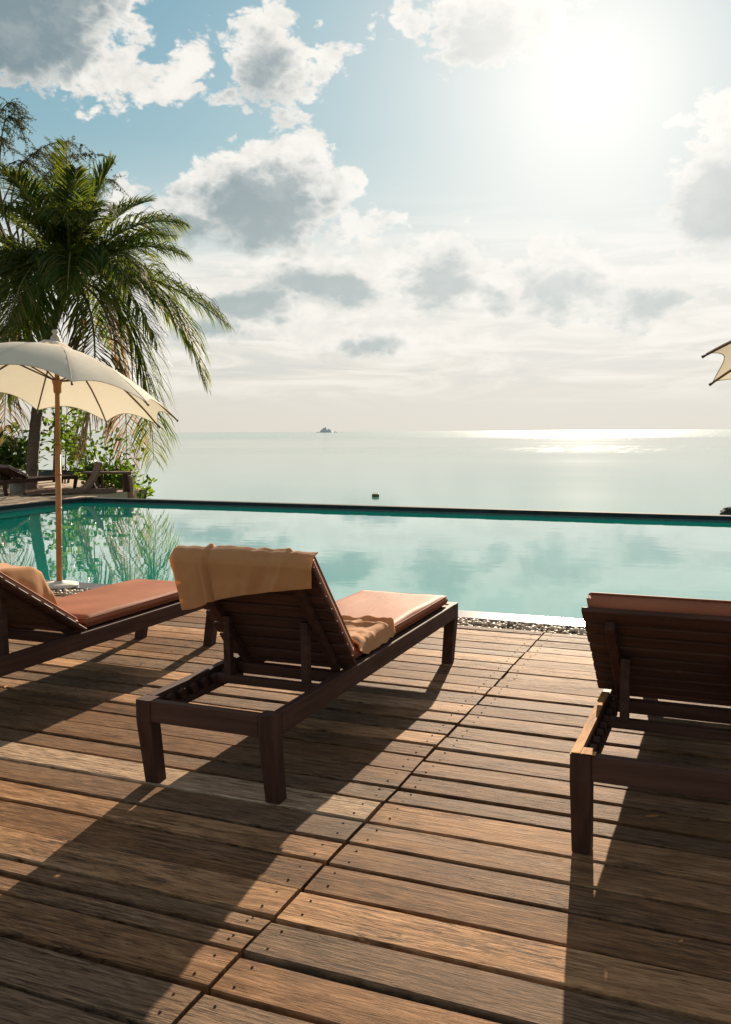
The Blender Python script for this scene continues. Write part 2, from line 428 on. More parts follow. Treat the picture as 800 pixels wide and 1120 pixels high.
def build_world():
    w = bpy.data.worlds.new('World'); scene.world = w; w.use_nodes = True
    nt = NT(w.node_tree)
    for n in list(nt.n): nt.n.remove(n)
    out = nt.node('ShaderNodeOutputWorld'); bg = nt.node('ShaderNodeBackground')
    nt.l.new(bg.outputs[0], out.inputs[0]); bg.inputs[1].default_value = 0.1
    d = nt.node('ShaderNodeTexCoord').outputs['Generated']
    d = nt.vm('NORMALIZE', d)
    sx = nt.node('ShaderNodeSeparateXYZ'); nt.put(sx.inputs[0], d)
    u = nt.m('ADD', nt.m('ARCTAN2', sx.outputs[0], sx.outputs[1]), YAW)
    v = nt.m('ARCSINE', sx.outputs[2])
    sky = nt.node('ShaderNodeTexSky'); sky.sky_type = 'NISHITA'; sky.sun_disc = False
    sky.sun_elevation = SUN_EL; sky.sun_rotation = -SUN_AZ
    sky.air_density = 1.0; sky.dust_density = 1.2; sky.ozone_density = 2.0
    cosT = nt.vm('DOT_PRODUCT', d, tuple(sd))
    th = nt.m('ARCCOSINE', nt.m('MINIMUM', cosT, 0.99999))
    # clear sky: cream haze at the horizon, then blue-teal; unseen zenith brightened as fill
    blue = nt.ramp(v, [(0.0, (0.77, 0.72, 0.635)), (0.07, (0.88, 0.835, 0.74)), (0.16, (0.91, 0.88, 0.81)), (0.22, (0.54, 0.67, 0.68)), (0.30, (0.285, 0.51, 0.58)), (0.45, (0.155, 0.385, 0.50)), (0.62, (0.29, 0.335, 0.40)), (0.9, (0.34, 0.345, 0.385))])
    nis = nt.mix(1.0, sky.outputs[0], (0.065, 0.075, 0.085), 'MULTIPLY')
    nis = nt.mix(1.0, nis, (0.60, 0.70, 0.74), 'DARKEN')
    base = nt.mix(0.15, blue, nis)
    hz = nt.m('POWER', 2.718, nt.m('MULTIPLY', nt.m('MAXIMUM', v, 0.0), -14.0))
    base = nt.mix(nt.m('MULTIPLY', hz, 0.98), base, (0.78, 0.73, 0.64))
    st1 = nt.noise(nt.vm('MULTIPLY', d, (2.2, 2.2, 15.0)), 3.2, 7, 0.6, 0.6)
    lay = nt.m('MULTIPLY', nt.sstep(v, 0.015, 0.07), nt.sstep(v, 0.27, 0.15))
    base = nt.mix(nt.m('MULTIPLY', lay, nt.m('MULTIPLY', nt.sstep(st1, 0.42, 0.62), 0.75)), base, (0.99, 0.955, 0.885))
    base = nt.mix(nt.m('MULTIPLY', lay, nt.m('MULTIPLY', nt.sstep(st1, 0.50, 0.34), 0.38)), base, (0.56, 0.60, 0.585))
    # ---- clouds: fractal noise breaks up soft cloud bodies; thin parts are bright, thick parts grey (lit from behind)
    dn = nt.vm('MULTIPLY', d, (1.0, 1.0, 1.5))
    nA = nt.noise(dn, 9.0, 12, 0.60, 0.25)
    nB = nt.noise(dn, 30.0, 10, 0.62, 0.3)
    nC = nt.noise(dn, 4.0, 6, 0.55, 0.0)
    wn = nt.node('ShaderNodeTexNoise'); nt.put(wn.inputs['Vector'], dn)
    wn.inputs['Scale'].default_value = 11.0; wn.inputs['Detail'].default_value = 5.0
    ws = nt.node('ShaderNodeSeparateColor'); nt.put(ws.inputs[0], wn.outputs['Color'])
    uw = nt.m('ADD', u, nt.m('MULTIPLY', nt.m('SUBTRACT', ws.outputs[0], 0.5), 0.085))
    vw = nt.m('ADD', v, nt.m('MULTIPLY', nt.m('SUBTRACT', ws.outputs[1], 0.5), 0.065))
    pert = nt.m('ADD', nt.m('MULTIPLY', nt.m('SUBTRACT', nA, 0.5), 1.5), nt.m('MULTIPLY', nt.m('SUBTRACT', nB, 0.5), 0.9))
    b1 = nt.m('ABSOLUTE', nt.m('SUBTRACT', nt.noise(dn, 17.0, 3, 0.5, 0.2), 0.5))
    b2 = nt.m('ABSOLUTE', nt.m('SUBTRACT', nt.noise(dn, 42.0, 5, 0.55, 0.2), 0.5))
    billow = nt.m('ADD', nt.m('MULTIPLY', nt.m('SUBTRACT', b1, 0.085), 2.1), nt.m('MULTIPLY', nt.m('SUBTRACT', b2, 0.085), 1.5))
    pert = nt.m('ADD', nt.m('MULTIPLY', pert, 0.75), billow)
    def blob(u0, v0, a, b, wgt, uw, vw):
        x = nt.m('DIVIDE', nt.m('SUBTRACT', uw, u0), a); y = nt.m('DIVIDE', nt.m('SUBTRACT', vw, v0), b)
        r = nt.m('SQRT', nt.m('ADD', nt.m('MULTIPLY', x, x), nt.m('MULTIPLY', y, y)))
        return nt.m('MULTIPLY', nt.m('SUBTRACT', 1.0, r), wgt)
    def P(px, py, ax, ay, wg):      # a cloud given by its bearing and height in the sky, its spread and its thickness
        return (math.atan((px - 400) / 981.15) * 0.985, 0.4288 * (470 - py) / 470.0, ax / 1010.0, ay / 1080.0, wg)
    us = nt.m('ADD', uw, 0.006); vs_ = nt.m('ADD', vw, 0.011)      # light comes from the upper right: sample towards it
    f = fg = None
    for q in [(45, 22, 140, 92, 1.7), (120, 80, 70, 42, 0.8), (205, 76, 50, 34, 0.75), (298, 66, 66, 58, 1.0), (352, 50, 40, 26, 0.65),
              (288, 200, 102, 62, 1.9), (212, 224, 60, 28, 1.2), (328, 165, 44, 40, 1.1), (145, 215, 38, 30, 0.55), (398, 230, 50, 28, 0.6),
              (540, 28, 110, 56, 1.0), (352, 288, 100, 38, 1.5), (278, 312, 90, 30, 1.3), (430, 318, 90, 30, 0.8), (330, 345, 80, 24, 0.75), (488, 286, 62, 52, 1.45), (548, 308, 60, 26, 0.9),
              (612, 300, 60, 56, 1.05), (412, 356, 70, 24, 1.0), (797, 205, 62, 95, 1.4), (230, 338, 120, 28, 0.9), (715, 314, 90, 36, 0.85), (430, 255, 90, 20, 0.55)]:
        bb = blob(*P(*q), uw, vw)
        f = bb if f is None else nt.m('SMOOTH_MAX', f, bb, 0.12)
        if q[4] > 0.8:
            bg_ = blob(*P(*q), us, vs_)
            fg = bg_ if fg is None else nt.m('SMOOTH_MAX', fg, bg_, 0.12)
    # elsewhere in the sky: scattered cumulus
    far_u = nt.m('MULTIPLY', nt.m('SUBTRACT', nC, 0.52), 4.0)
    out_of = nt.sstep(nt.m('MAXIMUM', nt.m('ABSOLUTE', u), nt.m('MULTIPLY', v, 0.86)), 0.40, 0.52)
    farD = nt.m('SUBTRACT', far_u, nt.m('MULTIPLY', nt.m('SUBTRACT', 1.0, out_of), 3.0))
    Dw = nt.m('ADD', nt.m('MAXIMUM', f, farD), pert)
    Dg = nt.m('ADD', nt.m('MAXIMUM', fg, farD), nt.m('MULTIPLY', pert, 0.8))
    lowf = nt.sstep(v, 0.10, 0.30)                    # clouds near the horizon are softer, hazier
    aw = nt.m('MULTIPLY', nt.sstep(Dw, 0.0, 0.26), nt.m('ADD', 0.62, nt.m('MULTIPLY', lowf, 0.34)))
    ag = nt.m('MULTIPLY', nt.sstep(Dg, 0.16, 0.84), nt.m('ADD', 0.84, nt.m('MULTIPLY', lowf, 0.12)))
    bright = nt.mix(nt.sstep(nB, 0.36, 0.64), (0.84, 0.815, 0.76), (1.0, 0.965, 0.90))
    base = nt.mix(aw, base, bright)
    gcol = nt.mix(lowf, (0.355, 0.45, 0.455), (0.205, 0.295, 0.335))
    gcol = nt.mix(nt.m('MULTIPLY', nt.sstep(nB, 0.42, 0.66), 0.30), gcol, (0.52, 0.56, 0.56))
    base = nt.mix(ag, base, gcol)
    # aureole of the veiled sun: everything near it bleaches to white
    g1 = nt.m('POWER', 2.718, nt.m('MULTIPLY', nt.m('MULTIPLY', th, th), -1.0 / (0.19 ** 2)))
    g2 = nt.m('POWER', 2.718, nt.m('MULTIPLY', th, -1.0 / 0.085))
    g3 = nt.m('POWER', 2.718, nt.m('MULTIPLY', nt.m('MULTIPLY', th, th), -1.0 / (0.35 ** 2)))
    veil = nt.m('SUBTRACT', 1.0, nt.m('MULTIPLY', nt.m('SUBTRACT', 1.0, nt.m('MULTIPLY', g1, 0.78)), nt.m('SUBTRACT', 1.0, nt.m('MULTIPLY', g3, 0.30))))
    base = nt.mix(veil, base, (1.0, 0.97, 0.92))
    comb = nt.node('ShaderNodeCombineColor')
    for i in range(3): nt.put(comb.inputs[i], nt.m('MULTIPLY', g2, (0.26, 0.245, 0.21)[i]))
    base = nt.mix(1.0, base, comb.outputs[0], 'ADD')
    # sky dims only slightly away from the sun; unseen part kept bright as fill
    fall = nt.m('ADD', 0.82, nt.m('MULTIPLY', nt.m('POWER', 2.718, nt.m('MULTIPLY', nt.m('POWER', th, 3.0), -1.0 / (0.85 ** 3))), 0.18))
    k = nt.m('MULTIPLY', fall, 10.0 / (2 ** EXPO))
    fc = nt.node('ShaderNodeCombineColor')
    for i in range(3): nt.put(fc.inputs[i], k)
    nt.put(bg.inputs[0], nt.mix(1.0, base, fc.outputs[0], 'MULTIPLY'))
build_world()

vs = scene.view_settings
vs.view_transform = 'Standard'; vs.look = 'None'; vs.exposure = EXPO; vs.gamma = 1.0; vs.use_curve_mapping = False
scene.render.film_transparent = False
scene.cycles.use_denoising = True
scene.cycles.max_bounces = 8
scene.cycles.sample_clamp_indirect = 6.0
scene.cycles.caustics_reflective = False; scene.cycles.caustics_refractive = False

# ------------------------------------------------------------------ ground sheets
def sheet(name, poly, z, mat, kind='structure'):
    bm = bmesh.new()
    bm.faces.new([bm.verts.new((p[0], p[1], z)) for p in poly])
    return tag(link(name, bm, mat), kind=kind)

SEAZ = -2.0
sheet('sea', [(-30000, -40), (30000, -40), (30000, 40000), (-30000, 40000)], SEAZ, M['sea'])
sheet('ground', [(-14, -8), (12, -8), (12, 6.45), (-14, 6.45)], -0.24, M['soil'])

# deck -------------------------------------------------------------
def build_deck():
    bm = bmesh.new()
    lay = bm.loops.layers.color.new('plank')
    seams = [-9.585, -5.385, -1.187, 3.015, 7.2]
    knownL = [1.646, 1.814, 1.990, 2.085, 2.173, 2.345, 2.532, 2.686, 2.859, 3.043]
    knownR = [1.640, 1.812, 1.982, 2.165, 2.345, 2.516, 2.686, 2.859, 3.043, 3.189]
    end = 6.105
    nails = []
    for si in range(len(seams) - 1):
        x0, x1 = seams[si] + 0.004, seams[si + 1] - 0.004
        known = knownL if si % 2 == 1 else knownR
        ys = list(known)
        rnd = random.Random(40 + si)
        while ys[0] > -2.6: ys.insert(0, ys[0] - rnd.choice([0.17, 0.175, 0.182, 0.165, 0.088]))
        while ys[-1] < end - 0.24: ys.append(ys[-1] + rnd.choice([0.17, 0.176, 0.165, 0.155, 0.182, 0.15]))
        ys.append(end)
        for a, b in zip(ys[:-1], ys[1:]):
            g0, g1 = rnd.uniform(0.003, 0.010), rnd.uniform(0.005, 0.013)
            if rnd.random() < 0.14: g1 += 0.008
            ya, yb = a + g0, b - g1
            zt = rnd.uniform(-0.004, 0.003)
            col = (rnd.random(), rnd.random(), rnd.random(), 1)
            tiltz = rnd.uniform(-0.0025, 0.0025)
            sk = rnd.uniform(-0.004, 0.004)
            n = 24
            off = rnd.uniform(0, 100)
            ex0 = x0 + rnd.uniform(0, 0.006); ex1 = x1 - rnd.uniform(0, 0.006)
            rings = []
            for i in range(n + 1):
                t = i / n; x = ex0 + (ex1 - ex0) * t
                wa = noise.noise((x * 2.2, off, 0)) * 0.003 + noise.noise((x * 9, off, 3)) * 0.0014
                wb = noise.noise((x * 2.2, off, 7)) * 0.003 + noise.noise((x * 9, off, 9)) * 0.0014
                wz = noise.noise((x * 0.9, off, 5)) * 0.003
                A = ya + wa + sk * (t - 0.5); B = yb + wb + sk * (t - 0.5)
                z = zt + wz
                ch = 0.0045
                rings.append([(x, A, z - 0.032), (x, A, z - ch - tiltz), (x, A + ch, z - tiltz), (x, (A + B) / 2, z + 0.0007),
                              (x, B - ch, z + tiltz), (x, B, z - ch + tiltz), (x, B, z - 0.032)])
            f0 = len(bm.faces)
            vv = loft(bm, rings)
            bm.faces.ensure_lookup_table()
            for f in bm.faces[f0:]:
                for l in f.loops: l[lay] = col
            for xe in (ex0 + 0.055, ex1 - 0.055, ex0 + (ex1 - ex0) * 0.5):
                for q in (0.24, 0.76):
                    if b - a < 0.12 and q < 0.5: q = 0.45
                    nails.append((xe + rnd.uniform(-0.008, 0.008), ya + (yb - ya) * q + rnd.uniform(-0.008, 0.008), zt + 0.0012 + noise.noise((xe * 0.9, off, 5)) * 0.003))
    d = tag(link('deck', bm, M['deck'], smooth=False), kind='structure')
    bm = bmesh.new()
    for x, y, z in nails:
        if -7 < x < 4 and y > 0.5:
            bmesh.ops.create_cone(bm, cap_ends=True, segments=8, radius1=0.0040, radius2=0.0038, depth=0.0022, matrix=Matrix.Translation((x, y, z)))
    nl = link('nail_heads', bm, simple('rusty_nail', (0.02, 0.013, 0.01), (0.01, 0.007, 0.006), 0.9, 40, spec=0.05), d)
    nl['kind'] = 'stuff'
    # joists carrying the planks
    bm = bmesh.new()
    for x in (-7.4, -5.385, -3.3, -1.187, 0.9, 3.015):
        box_mm(bm, (x - 0.03, -2.4, -0.20), (x + 0.03, 6.08, -0.041))
    link('joists', bm, M['soil'], d)
build_deck()

# pebble strip, coping, pool ------------------------------------------------
def build_pebbles():
    m, nt, b = new_mat('beach_pebbles')
    oi = nt.node('ShaderNodeNewGeometry').outputs['Random Per Island']
    nt.put(b.inputs['Base Color'], nt.ramp(oi, [(0.0, (0.26, 0.20, 0.15)), (0.4, (0.40, 0.32, 0.235)), (0.75, (0.50, 0.43, 0.33)), (1.0, (0.62, 0.57, 0.48))]))
    b.inputs['Roughness'].default_value = 0.6
    bm = bmesh.new(); rnd = random.Random(3)
    for i in range(2600):
        x = rnd.uniform(-7.5, 3.0); y = rnd.uniform(6.125, 6.40)
        r = rnd.uniform(0.010, 0.024)
        z = -0.045 + rnd.uniform(0, 0.035)
        mt = Matrix.Translation((x, y, z)) @ Matrix.Rotation(rnd.uniform(0, 6.28), 4, 'Z') @ Matrix.Rotation(rnd.uniform(-0.5, 0.5), 4, 'X') @ Matrix.Diagonal((r * rnd.uniform(0.9, 1.4), r, r * rnd.uniform(0.55, 0.85), 1))
        bmesh.ops.create_icosphere(bm, subdivisions=1, radius=1.0, matrix=mt)
    tag(link('pebbles', bm, m, smooth=True), kind='stuff')
build_pebbles()
bm = bmesh.new(); box_mm(bm, (-12, 6.11, -0.22), (9, 6.43, -0.055)); tag(link('pebble_bed', bm, M['soil']), kind='structure')

PX0, PX1, PY0, PY1 = -12.38, 9.0, 6.64, 14.85
WZ = -0.035
bm = bmesh.new()   # near coping, its slope towards the deck shaped to throw back the sun's glint
rg = []
for x in (PX0, PX1):
    rg.append([(x, 6.455, -0.25), (x, 6.455, -0.022), (x, 6.46, -0.017), (x, 6.628, 0.001), (x, 6.636, -0.002), (x, 6.64, -0.25)])
loft(bm, rg)
tag(link('near_coping', bm, M['coping']), 'wet grey stone coping along the near edge of the pool', 'coping')
sheet('pool_water', [(PX0, PY0 - 0.002), (PX1, PY0 - 0.002), (PX1, PY1), (PX0, PY1)], WZ, M['water'])
# far rim: dark stone wall, its teal reflection painted as a strip along the foot
rim = empty('pool_rim', ((PX0 + PX1) / 2, PY1, WZ), 'long dark raised rim with a painted teal reflection strip at the far edge of the pool', 'pool rim')
bm = bmesh.new(); L0 = -(PX1 - PX0) / 2
box_mm(bm, (L0 - 0.22, 0.012, -2.4), (-L0, 0.20, 0.088), 0.008, 2)
link('rim_wall', bm, M['rimstone'], rim)
bm = bmesh.new(); box_mm(bm, (L0, 0.0, -0.4), (-L0, 0.0118, 0.022)); link('reflection_strip', bm, M['teal_strip'], rim)
rim2 = empty('pool_rim', (PX0, 4.0, WZ), 'dark rim with a painted teal reflection strip along the left side of the pool', 'pool rim')
bm = bmesh.new(); box_mm(bm, (-0.20, -8.0, -1.5), (-0.012, PY1 - 4.0 + 0.009, 0.088), 0.008, 2); link('rim_wall', bm, M['rimstone'], rim2)
bm = bmesh.new(); box_mm(bm, (-0.0118, -8.0, -0.4), (0.0, PY1 - 4.0 - 0.003, 0.022)); link('reflection_strip', bm, M['teal_strip'], rim2)

# terrace and shore on the left ---------------------------------------------
def build_terrace():
    bm = bmesh.new()
    prism(bm, [(-45, -8), (PX0 - 0.203, -8), (PX0 - 0.203, 15.06), (-12.85, 16.3), (-13.1, 17.9), (-16, 20.2), (-45, 33)], -2.6, 0.03)
    tag(link('terrace', bm, M['sand']), kind='structure')
    bm = bmesh.new()
    nx, ny = 40, 30; g = []
    for j in range(ny + 1):
        row = []
        for i in range(nx + 1):
            t = i / nx; s = j / ny
            p = Vector((-13.0, 16.8, 0)).lerp(Vector((-45, 35, 0)), t) + Vector((0.45, 0.89, 0)) * (-1.5 + s * 9)
            z = -0.15 - 2.5 * max(0, (s * 9 - 1.5)) / 6.5 + noise.noise((p.x * 0.6, p.y * 0.6, 0)) * 0.12
            row.append(bm.verts.new((p.x, p.y, min(z, -0.02))))
        g.append(row)
    for j in range(ny):
        for i in range(nx):
            bm.faces.new((g[j][i], g[j][i + 1], g[j + 1][i + 1], g[j + 1][i]))
    tag(link('shore', bm, M['sand'], smooth=True), kind='structure')
build_terrace()

# ------------------------------------------------------------------ loungers
W, H = 0.612, 0.351
def lounger(name, label, loc, L=2.36, hinge=0.745, ang=49.0, blen=0.66, cush='vinyl', worn=True, seat_cush=True, rz=0.0, bth=0.066, binset=0.006, js=0.345, ov=0.016):
    root = empty(name, loc, label, 'sun lounger', 'sun loungers on the deck', rz)
    lw, rt, rh = 0.068, 0.036, 0.088
    for x0 in (0.0, W - rt):
        bm = bmesh.new()
        box_mm(bm, (x0, lw, H - rh), (x0 + rt, L - lw, H), 0.003)
        r = link('side_rail', bm, M['wood'], root)
        bm = bmesh.new()      # notched cleat that the prop drops into
        xi = x0 + rt + 0.0015 if x0 == 0 else x0 - 0.0015 - 0.026
        box_mm(bm, (xi, lw + 0.02, H - rh + 0.002), (xi + 0.026, hinge - 0.02, H - rh + 0.028))
        yy = 0.16
        while yy < hinge - 0.06:
            add_box(bm, (xi + 0.013, yy, H - rh + 0.045), (0.026, 0.034, 0.045), Matrix.Rotation(0.35, 4, 'X'), 0.003)
            yy += 0.083
        link('notched_cleat', bm, M['wood'], r)
    for y0 in (0.004, L - rt - 0.004):
        bm = bmesh.new(); box_mm(bm, (lw, y0, H - rh + 0.001), (W - lw, y0 + rt, H - 0.002), 0.003)
        link('end_rail', bm, M['wood_x'], root)
    for x0 in (0.0, W - lw):
        for y0, rk in ((0.0, 0.040), (L - lw, -0.070)):
            bm = bmesh.new()
            a = [(x0, y0), (x0 + lw, y0), (x0 + lw, y0 + lw), (x0, y0 + lw)]
            k = 0.003
            bt = [(x0 + k, y0 + rk + k), (x0 + lw - k, y0 + rk + k), (x0 + lw - k, y0 + lw + rk - k), (x0 + k, y0 + lw + rk - k)]
            loft(bm, [[(p[0], p[1], 0.002) for p in bt], [(p[0], p[1], H - rh) for p in a], [(p[0], p[1], H - 0.001) for p in a]])
            es = [e for e in bm.edges if abs(e.verts[0].co.z - e.verts[1].co.z) > 0.01]
            bmesh.ops.bevel(bm, geom=es, offset=0.004, segments=1, affect='EDGES')
            link('leg', bm, mat_leg, root)
    if worn:
        bm = bmesh.new()
        box_mm(bm, (0.002, 0.002, H + 0.0012), (rt - 0.003, hinge - 0.03, H + 0.004), 0.001)
        box_mm(bm, (rt - 0.0025, 0.002, H + 0.0014), (lw + 0.012, 0.036, H + 0.0035), 0.001)
        box_mm(bm, (rt - 0.0025, 0.0362, H + 0.0014), (lw - 0.001, 0.067, H + 0.0032), 0.001)
        link('worn_rail_top', bm, M['worn'], root)
    # seat slats and the cross beam at the hinge
    bm = bmesh.new()
    y = hinge + 0.03
    while y < L - 0.07:
        box_mm(bm, (rt + 0.002, y, H - 0.022), (W - rt - 0.002, y + 0.062, H - 0.003), 0.002)
        y += 0.084
    link('seat_slats', bm, M['wood_x'], root)
    bm = bmesh.new(); box_mm(bm, (rt + 0.001, hinge - 0.025, H - 0.075), (W - rt - 0.001, hinge + 0.02, H - 0.025), 0.002)
    link('cross_beam', bm, M['wood_x'], root)
    # backrest in its own frame: origin at the hinge, +y' up the slope
    a = math.radians(ang)
    Mb = Matrix.Translation((0, hinge, H)) @ Matrix(((1, 0, 0, 0), (0, -math.cos(a), math.sin(a), 0), (0, math.sin(a), math.cos(a), 0), (0, 0, 0, 1)))
    def back_obj(nm, bm, mt, par, smooth=False):
        bmesh.ops.transform(bm, matrix=Mb, verts=bm.verts)
        bmesh.ops.recalc_face_normals(bm, faces=bm.faces)
        return link(nm, bm, mt, par, smooth)
    bm = bmesh.new()
    n = 7; top_w = 0.080; pitch = (blen - top_w - 0.008) / n
    for i in range(n):
        box_mm(bm, (random.uniform(0, .003) - ov, 0.01 + i * pitch, 0.0), (W + ov - random.uniform(0, .003), 0.01 + i * pitch + pitch - 0.017, 0.016), 0.004)
    box_mm(bm, (-ov, blen - top_w, 0.0), (W + ov, blen, 0.018), 0.003)
    bk = back_obj('backrest', bm, M['wood_x'], root)
    for xb in (0.062, W - 0.062 - 0.034):
        bm = bmesh.new(); box_mm(bm, (xb, -0.01, -0.034), (xb + 0.034, blen - 0.055, -0.001), 0.003)
        back_obj('batten', bm, M['wood'], bk)
    # prop: two struts and a bar resting in the notches
    jy, jz = hinge - js * math.cos(a), H + js * math.sin(a)
    pr = bmesh.new()
    box_mm(pr, (rt + 0.004, jy - 0.022, H - rh + 0.03), (W - rt - 0.004, jy + 0.012, H - rh + 0.066), 0.003)
    prop = link('prop_bar', pr, M['wood_x'], root)
    for xs in (0.100, W - 0.135):
        bm = bmesh.new()
        loft(bm, [[(xs, jy - 0.02, H - rh + 0.05), (xs + 0.032, jy - 0.02, H - rh + 0.05), (xs + 0.032, jy + 0.012, H - rh + 0.05), (xs, jy + 0.012, H - rh + 0.05)],
                  [(xs, jy - 0.026, jz - 0.02), (xs + 0.032, jy - 0.026, jz - 0.02), (xs + 0.032, jy + 0.004, jz - 0.02), (xs, jy + 0.004, jz - 0.02)]])
        link('strut', bm, M['wood'], prop)
    # cushions: pad with a soft rounded profile and a stitched piping line
    def pad(nm, x0, x1, y0, y1, z0, th, frame, seed):
        bm = bmesh.new()
        nx, ny = 22, 44
        def zz(x, y, top):
            tx = min((x - x0), (x1 - x)); ty = min((y - y0), (y1 - y)); e = min(tx, ty)
            rd = 0.030
            k = 1.0 if e >= rd else math.sqrt(max(0.0, 1 - ((rd - e) / rd) ** 2))
            if top:
                w = noise.noise((x * 6, y * 3.3, seed)) * 0.004 + noise.noise((x * 2, y * 1.5, seed + 5)) * 0.006
                return z0 + th * (0.42 + 0.58 * k) + w * k
            return z0 + th * 0.42 * (1 - k)
        def grid(top):
            gs = []
            for j in range(ny + 1):
                row = []
                for i in range(nx + 1):
                    fx = i / nx; fy = j / ny
                    fx = 0.5 - 0.5 * math.cos(PI * fx) if True else fx
                    fy = fy
                    yq = y0 + (y1 - y0) * fy
                    if j in (1, ny - 1): yq = y0 + 0.012 if j == 1 else y1 - 0.012
                    x = x0 + (x1 - x0) * fx
                    row.append(bm.verts.new((x, yq, zz(x, yq, top))))
                gs.append(row)
            return gs
        T = grid(True); B = grid(False)
        for j in range(ny):
            for i in range(nx):
                bm.faces.new((T[j][i], T[j][i + 1], T[j + 1][i + 1], T[j + 1][i]))
                bm.faces.new((B[j][i], B[j + 1][i], B[j + 1][i + 1], B[j][i + 1]))
        for j in range(ny):
            bm.faces.new((T[j][0], T[j + 1][0], B[j + 1][0], B[j][0])); bm.faces.new((T[j][nx], B[j][nx], B[j + 1][nx], T[j + 1][nx]))
        for i in range(nx):
            bm.faces.new((T[0][i], B[0][i], B[0][i + 1], T[0][i + 1])); bm.faces.new((T[ny][i], T[ny][i + 1], B[ny][i + 1], B[ny][i]))
        if frame is not None: bmesh.ops.transform(bm, matrix=frame, verts=bm.verts)
        bmesh.ops.recalc_face_normals(bm, faces=bm.faces)
        o = link(nm, bm, M[cush], root, True)
        bm = bmesh.new()      # piping round the top edge
        i0 = 0.006; rr = 0.02
        pts = []
        for cx, cy, s0 in ((x1 - rr, y1 - rr, 0), (x0 + rr, y1 - rr, PI / 2), (x0 + rr, y0 + rr, PI), (x1 - rr, y0 + rr, 1.5 * PI)):
            for q in range(6):
                t = s0 + q / 5 * PI / 2
                pts.append((cx + (rr - i0) * math.cos(t), cy + (rr - i0) * math.sin(t), z0 + th * 0.80))
        pts.append(pts[0])
        add_tube(bm, pts, 0.0035, 5, False)
        if frame is not None: bmesh.ops.transform(bm, matrix=frame, verts=bm.verts)
        link('piping', bm, M[cush], o, True)
        return o
    if seat_cush:
        pad('seat_cushion', 0.026, W - 0.030, hinge + 0.035, L - 0.115, H + 0.001, 0.068, None, loc[0])
    pad('back_cushion', binset - ov + 0.008, W - binset + ov - 0.008, 0.05, blen + 0.012, 0.0185, bth, Mb, loc[0] + 9)
    return root, Mb

mat_leg = mat_wood_dark('dark_stained_leg', axis=2)
ML, MLb = lounger('sun_lounger', 'dark wood sun lounger with an orange towel over its raised back, mid deck', (-2.146, 2.823, 0), worn=False)
RL, RLb = lounger('sun_lounger', 'dark wood sun lounger with a bare slatted back and a worn orange rail top', (-0.468, 2.847, 0), blen=0.625, ang=41.0, hinge=0.760)
LL, LLb = lounger('sun_lounger', 'dark wood sun lounger with a glossy red brown seat pad beside the umbrella pole', (-3.122 - W, 2.93, 0), L=2.12, hinge=0.78, blen=0.76, ang=32.0, worn=False, bth=0.035, binset=0.03, js=0.52)

# lounger far across the pool on the terrace, same build
BL, BLb = lounger('sun_lounger', 'distant dark sun lounger with a mauve cushion on the terrace across the pool', (-15.25, 14.95, 0.03), ang=22, cush='mauve', worn=False, seat_cush=False)
BL['group'] = 'terrace furniture'

# ------------------------------------------------------------------ towels
def cloth(name, label, fn, nu, nv, th, parent=None):
    """fn(u, v) -> point; gives a thin double-sided cloth"""
    bm = bmesh.new()
    P = [[Vector(fn(i / nu, j / nv)) for i in range(nu + 1)] for j in range(nv + 1)]
    N = [[None] * (nu + 1) for _ in range(nv + 1)]
    for j in range(nv + 1):
        for i in range(nu + 1):
            du = P[j][min(i + 1, nu)] - P[j][max(i - 1, 0)]; dv = P[min(j + 1, nv)][i] - P[max(j - 1, 0)][i]
            n = du.cross(dv); N[j][i] = n.normalized() if n.length > 1e-9 else Vector((0, 0, 1))
    A = [[bm.verts.new(P[j][i] + N[j][i] * th / 2) for i in range(nu + 1)] for j in range(nv + 1)]
    B = [[bm.verts.new(P[j][i] - N[j][i] * th / 2) for i in range(nu + 1)] for j in range(nv + 1)]
    for j in range(nv):
        for i in range(nu):
            bm.faces.new((A[j][i], A[j][i + 1], A[j + 1][i + 1], A[j + 1][i]))
            bm.faces.new((B[j][i], B[j + 1][i], B[j + 1][i + 1], B[j][i + 1]))
    for j in range(nv):
        bm.faces.new((A[j][0], A[j + 1][0], B[j + 1][0], B[j][0])); bm.faces.new((A[j][nu], B[j][nu], B[j + 1][nu], A[j + 1][nu]))
    for i in range(nu):
        bm.faces.new((A[0][i], B[0][i], B[0][i + 1], A[0][i + 1])); bm.faces.new((A[nv][i], A[nv][i + 1], B[nv][i + 1], B[nv][i]))
    bmesh.ops.recalc_face_normals(bm, faces=bm.faces)
    o = link(name, bm, M['towel'], parent, True)
    return tag(o, label, 'towel', 'orange towels on the loungers')

def path_pt(pts, s):
    """point at arc length s on a polyline, from its start; also smooth normal"""
    for a, b in zip(pts[:-1], pts[1:]):
        l = (b - a).length
        if s <= l: return a + (b - a) * (s / l)
        s -= l
    return pts[-1]

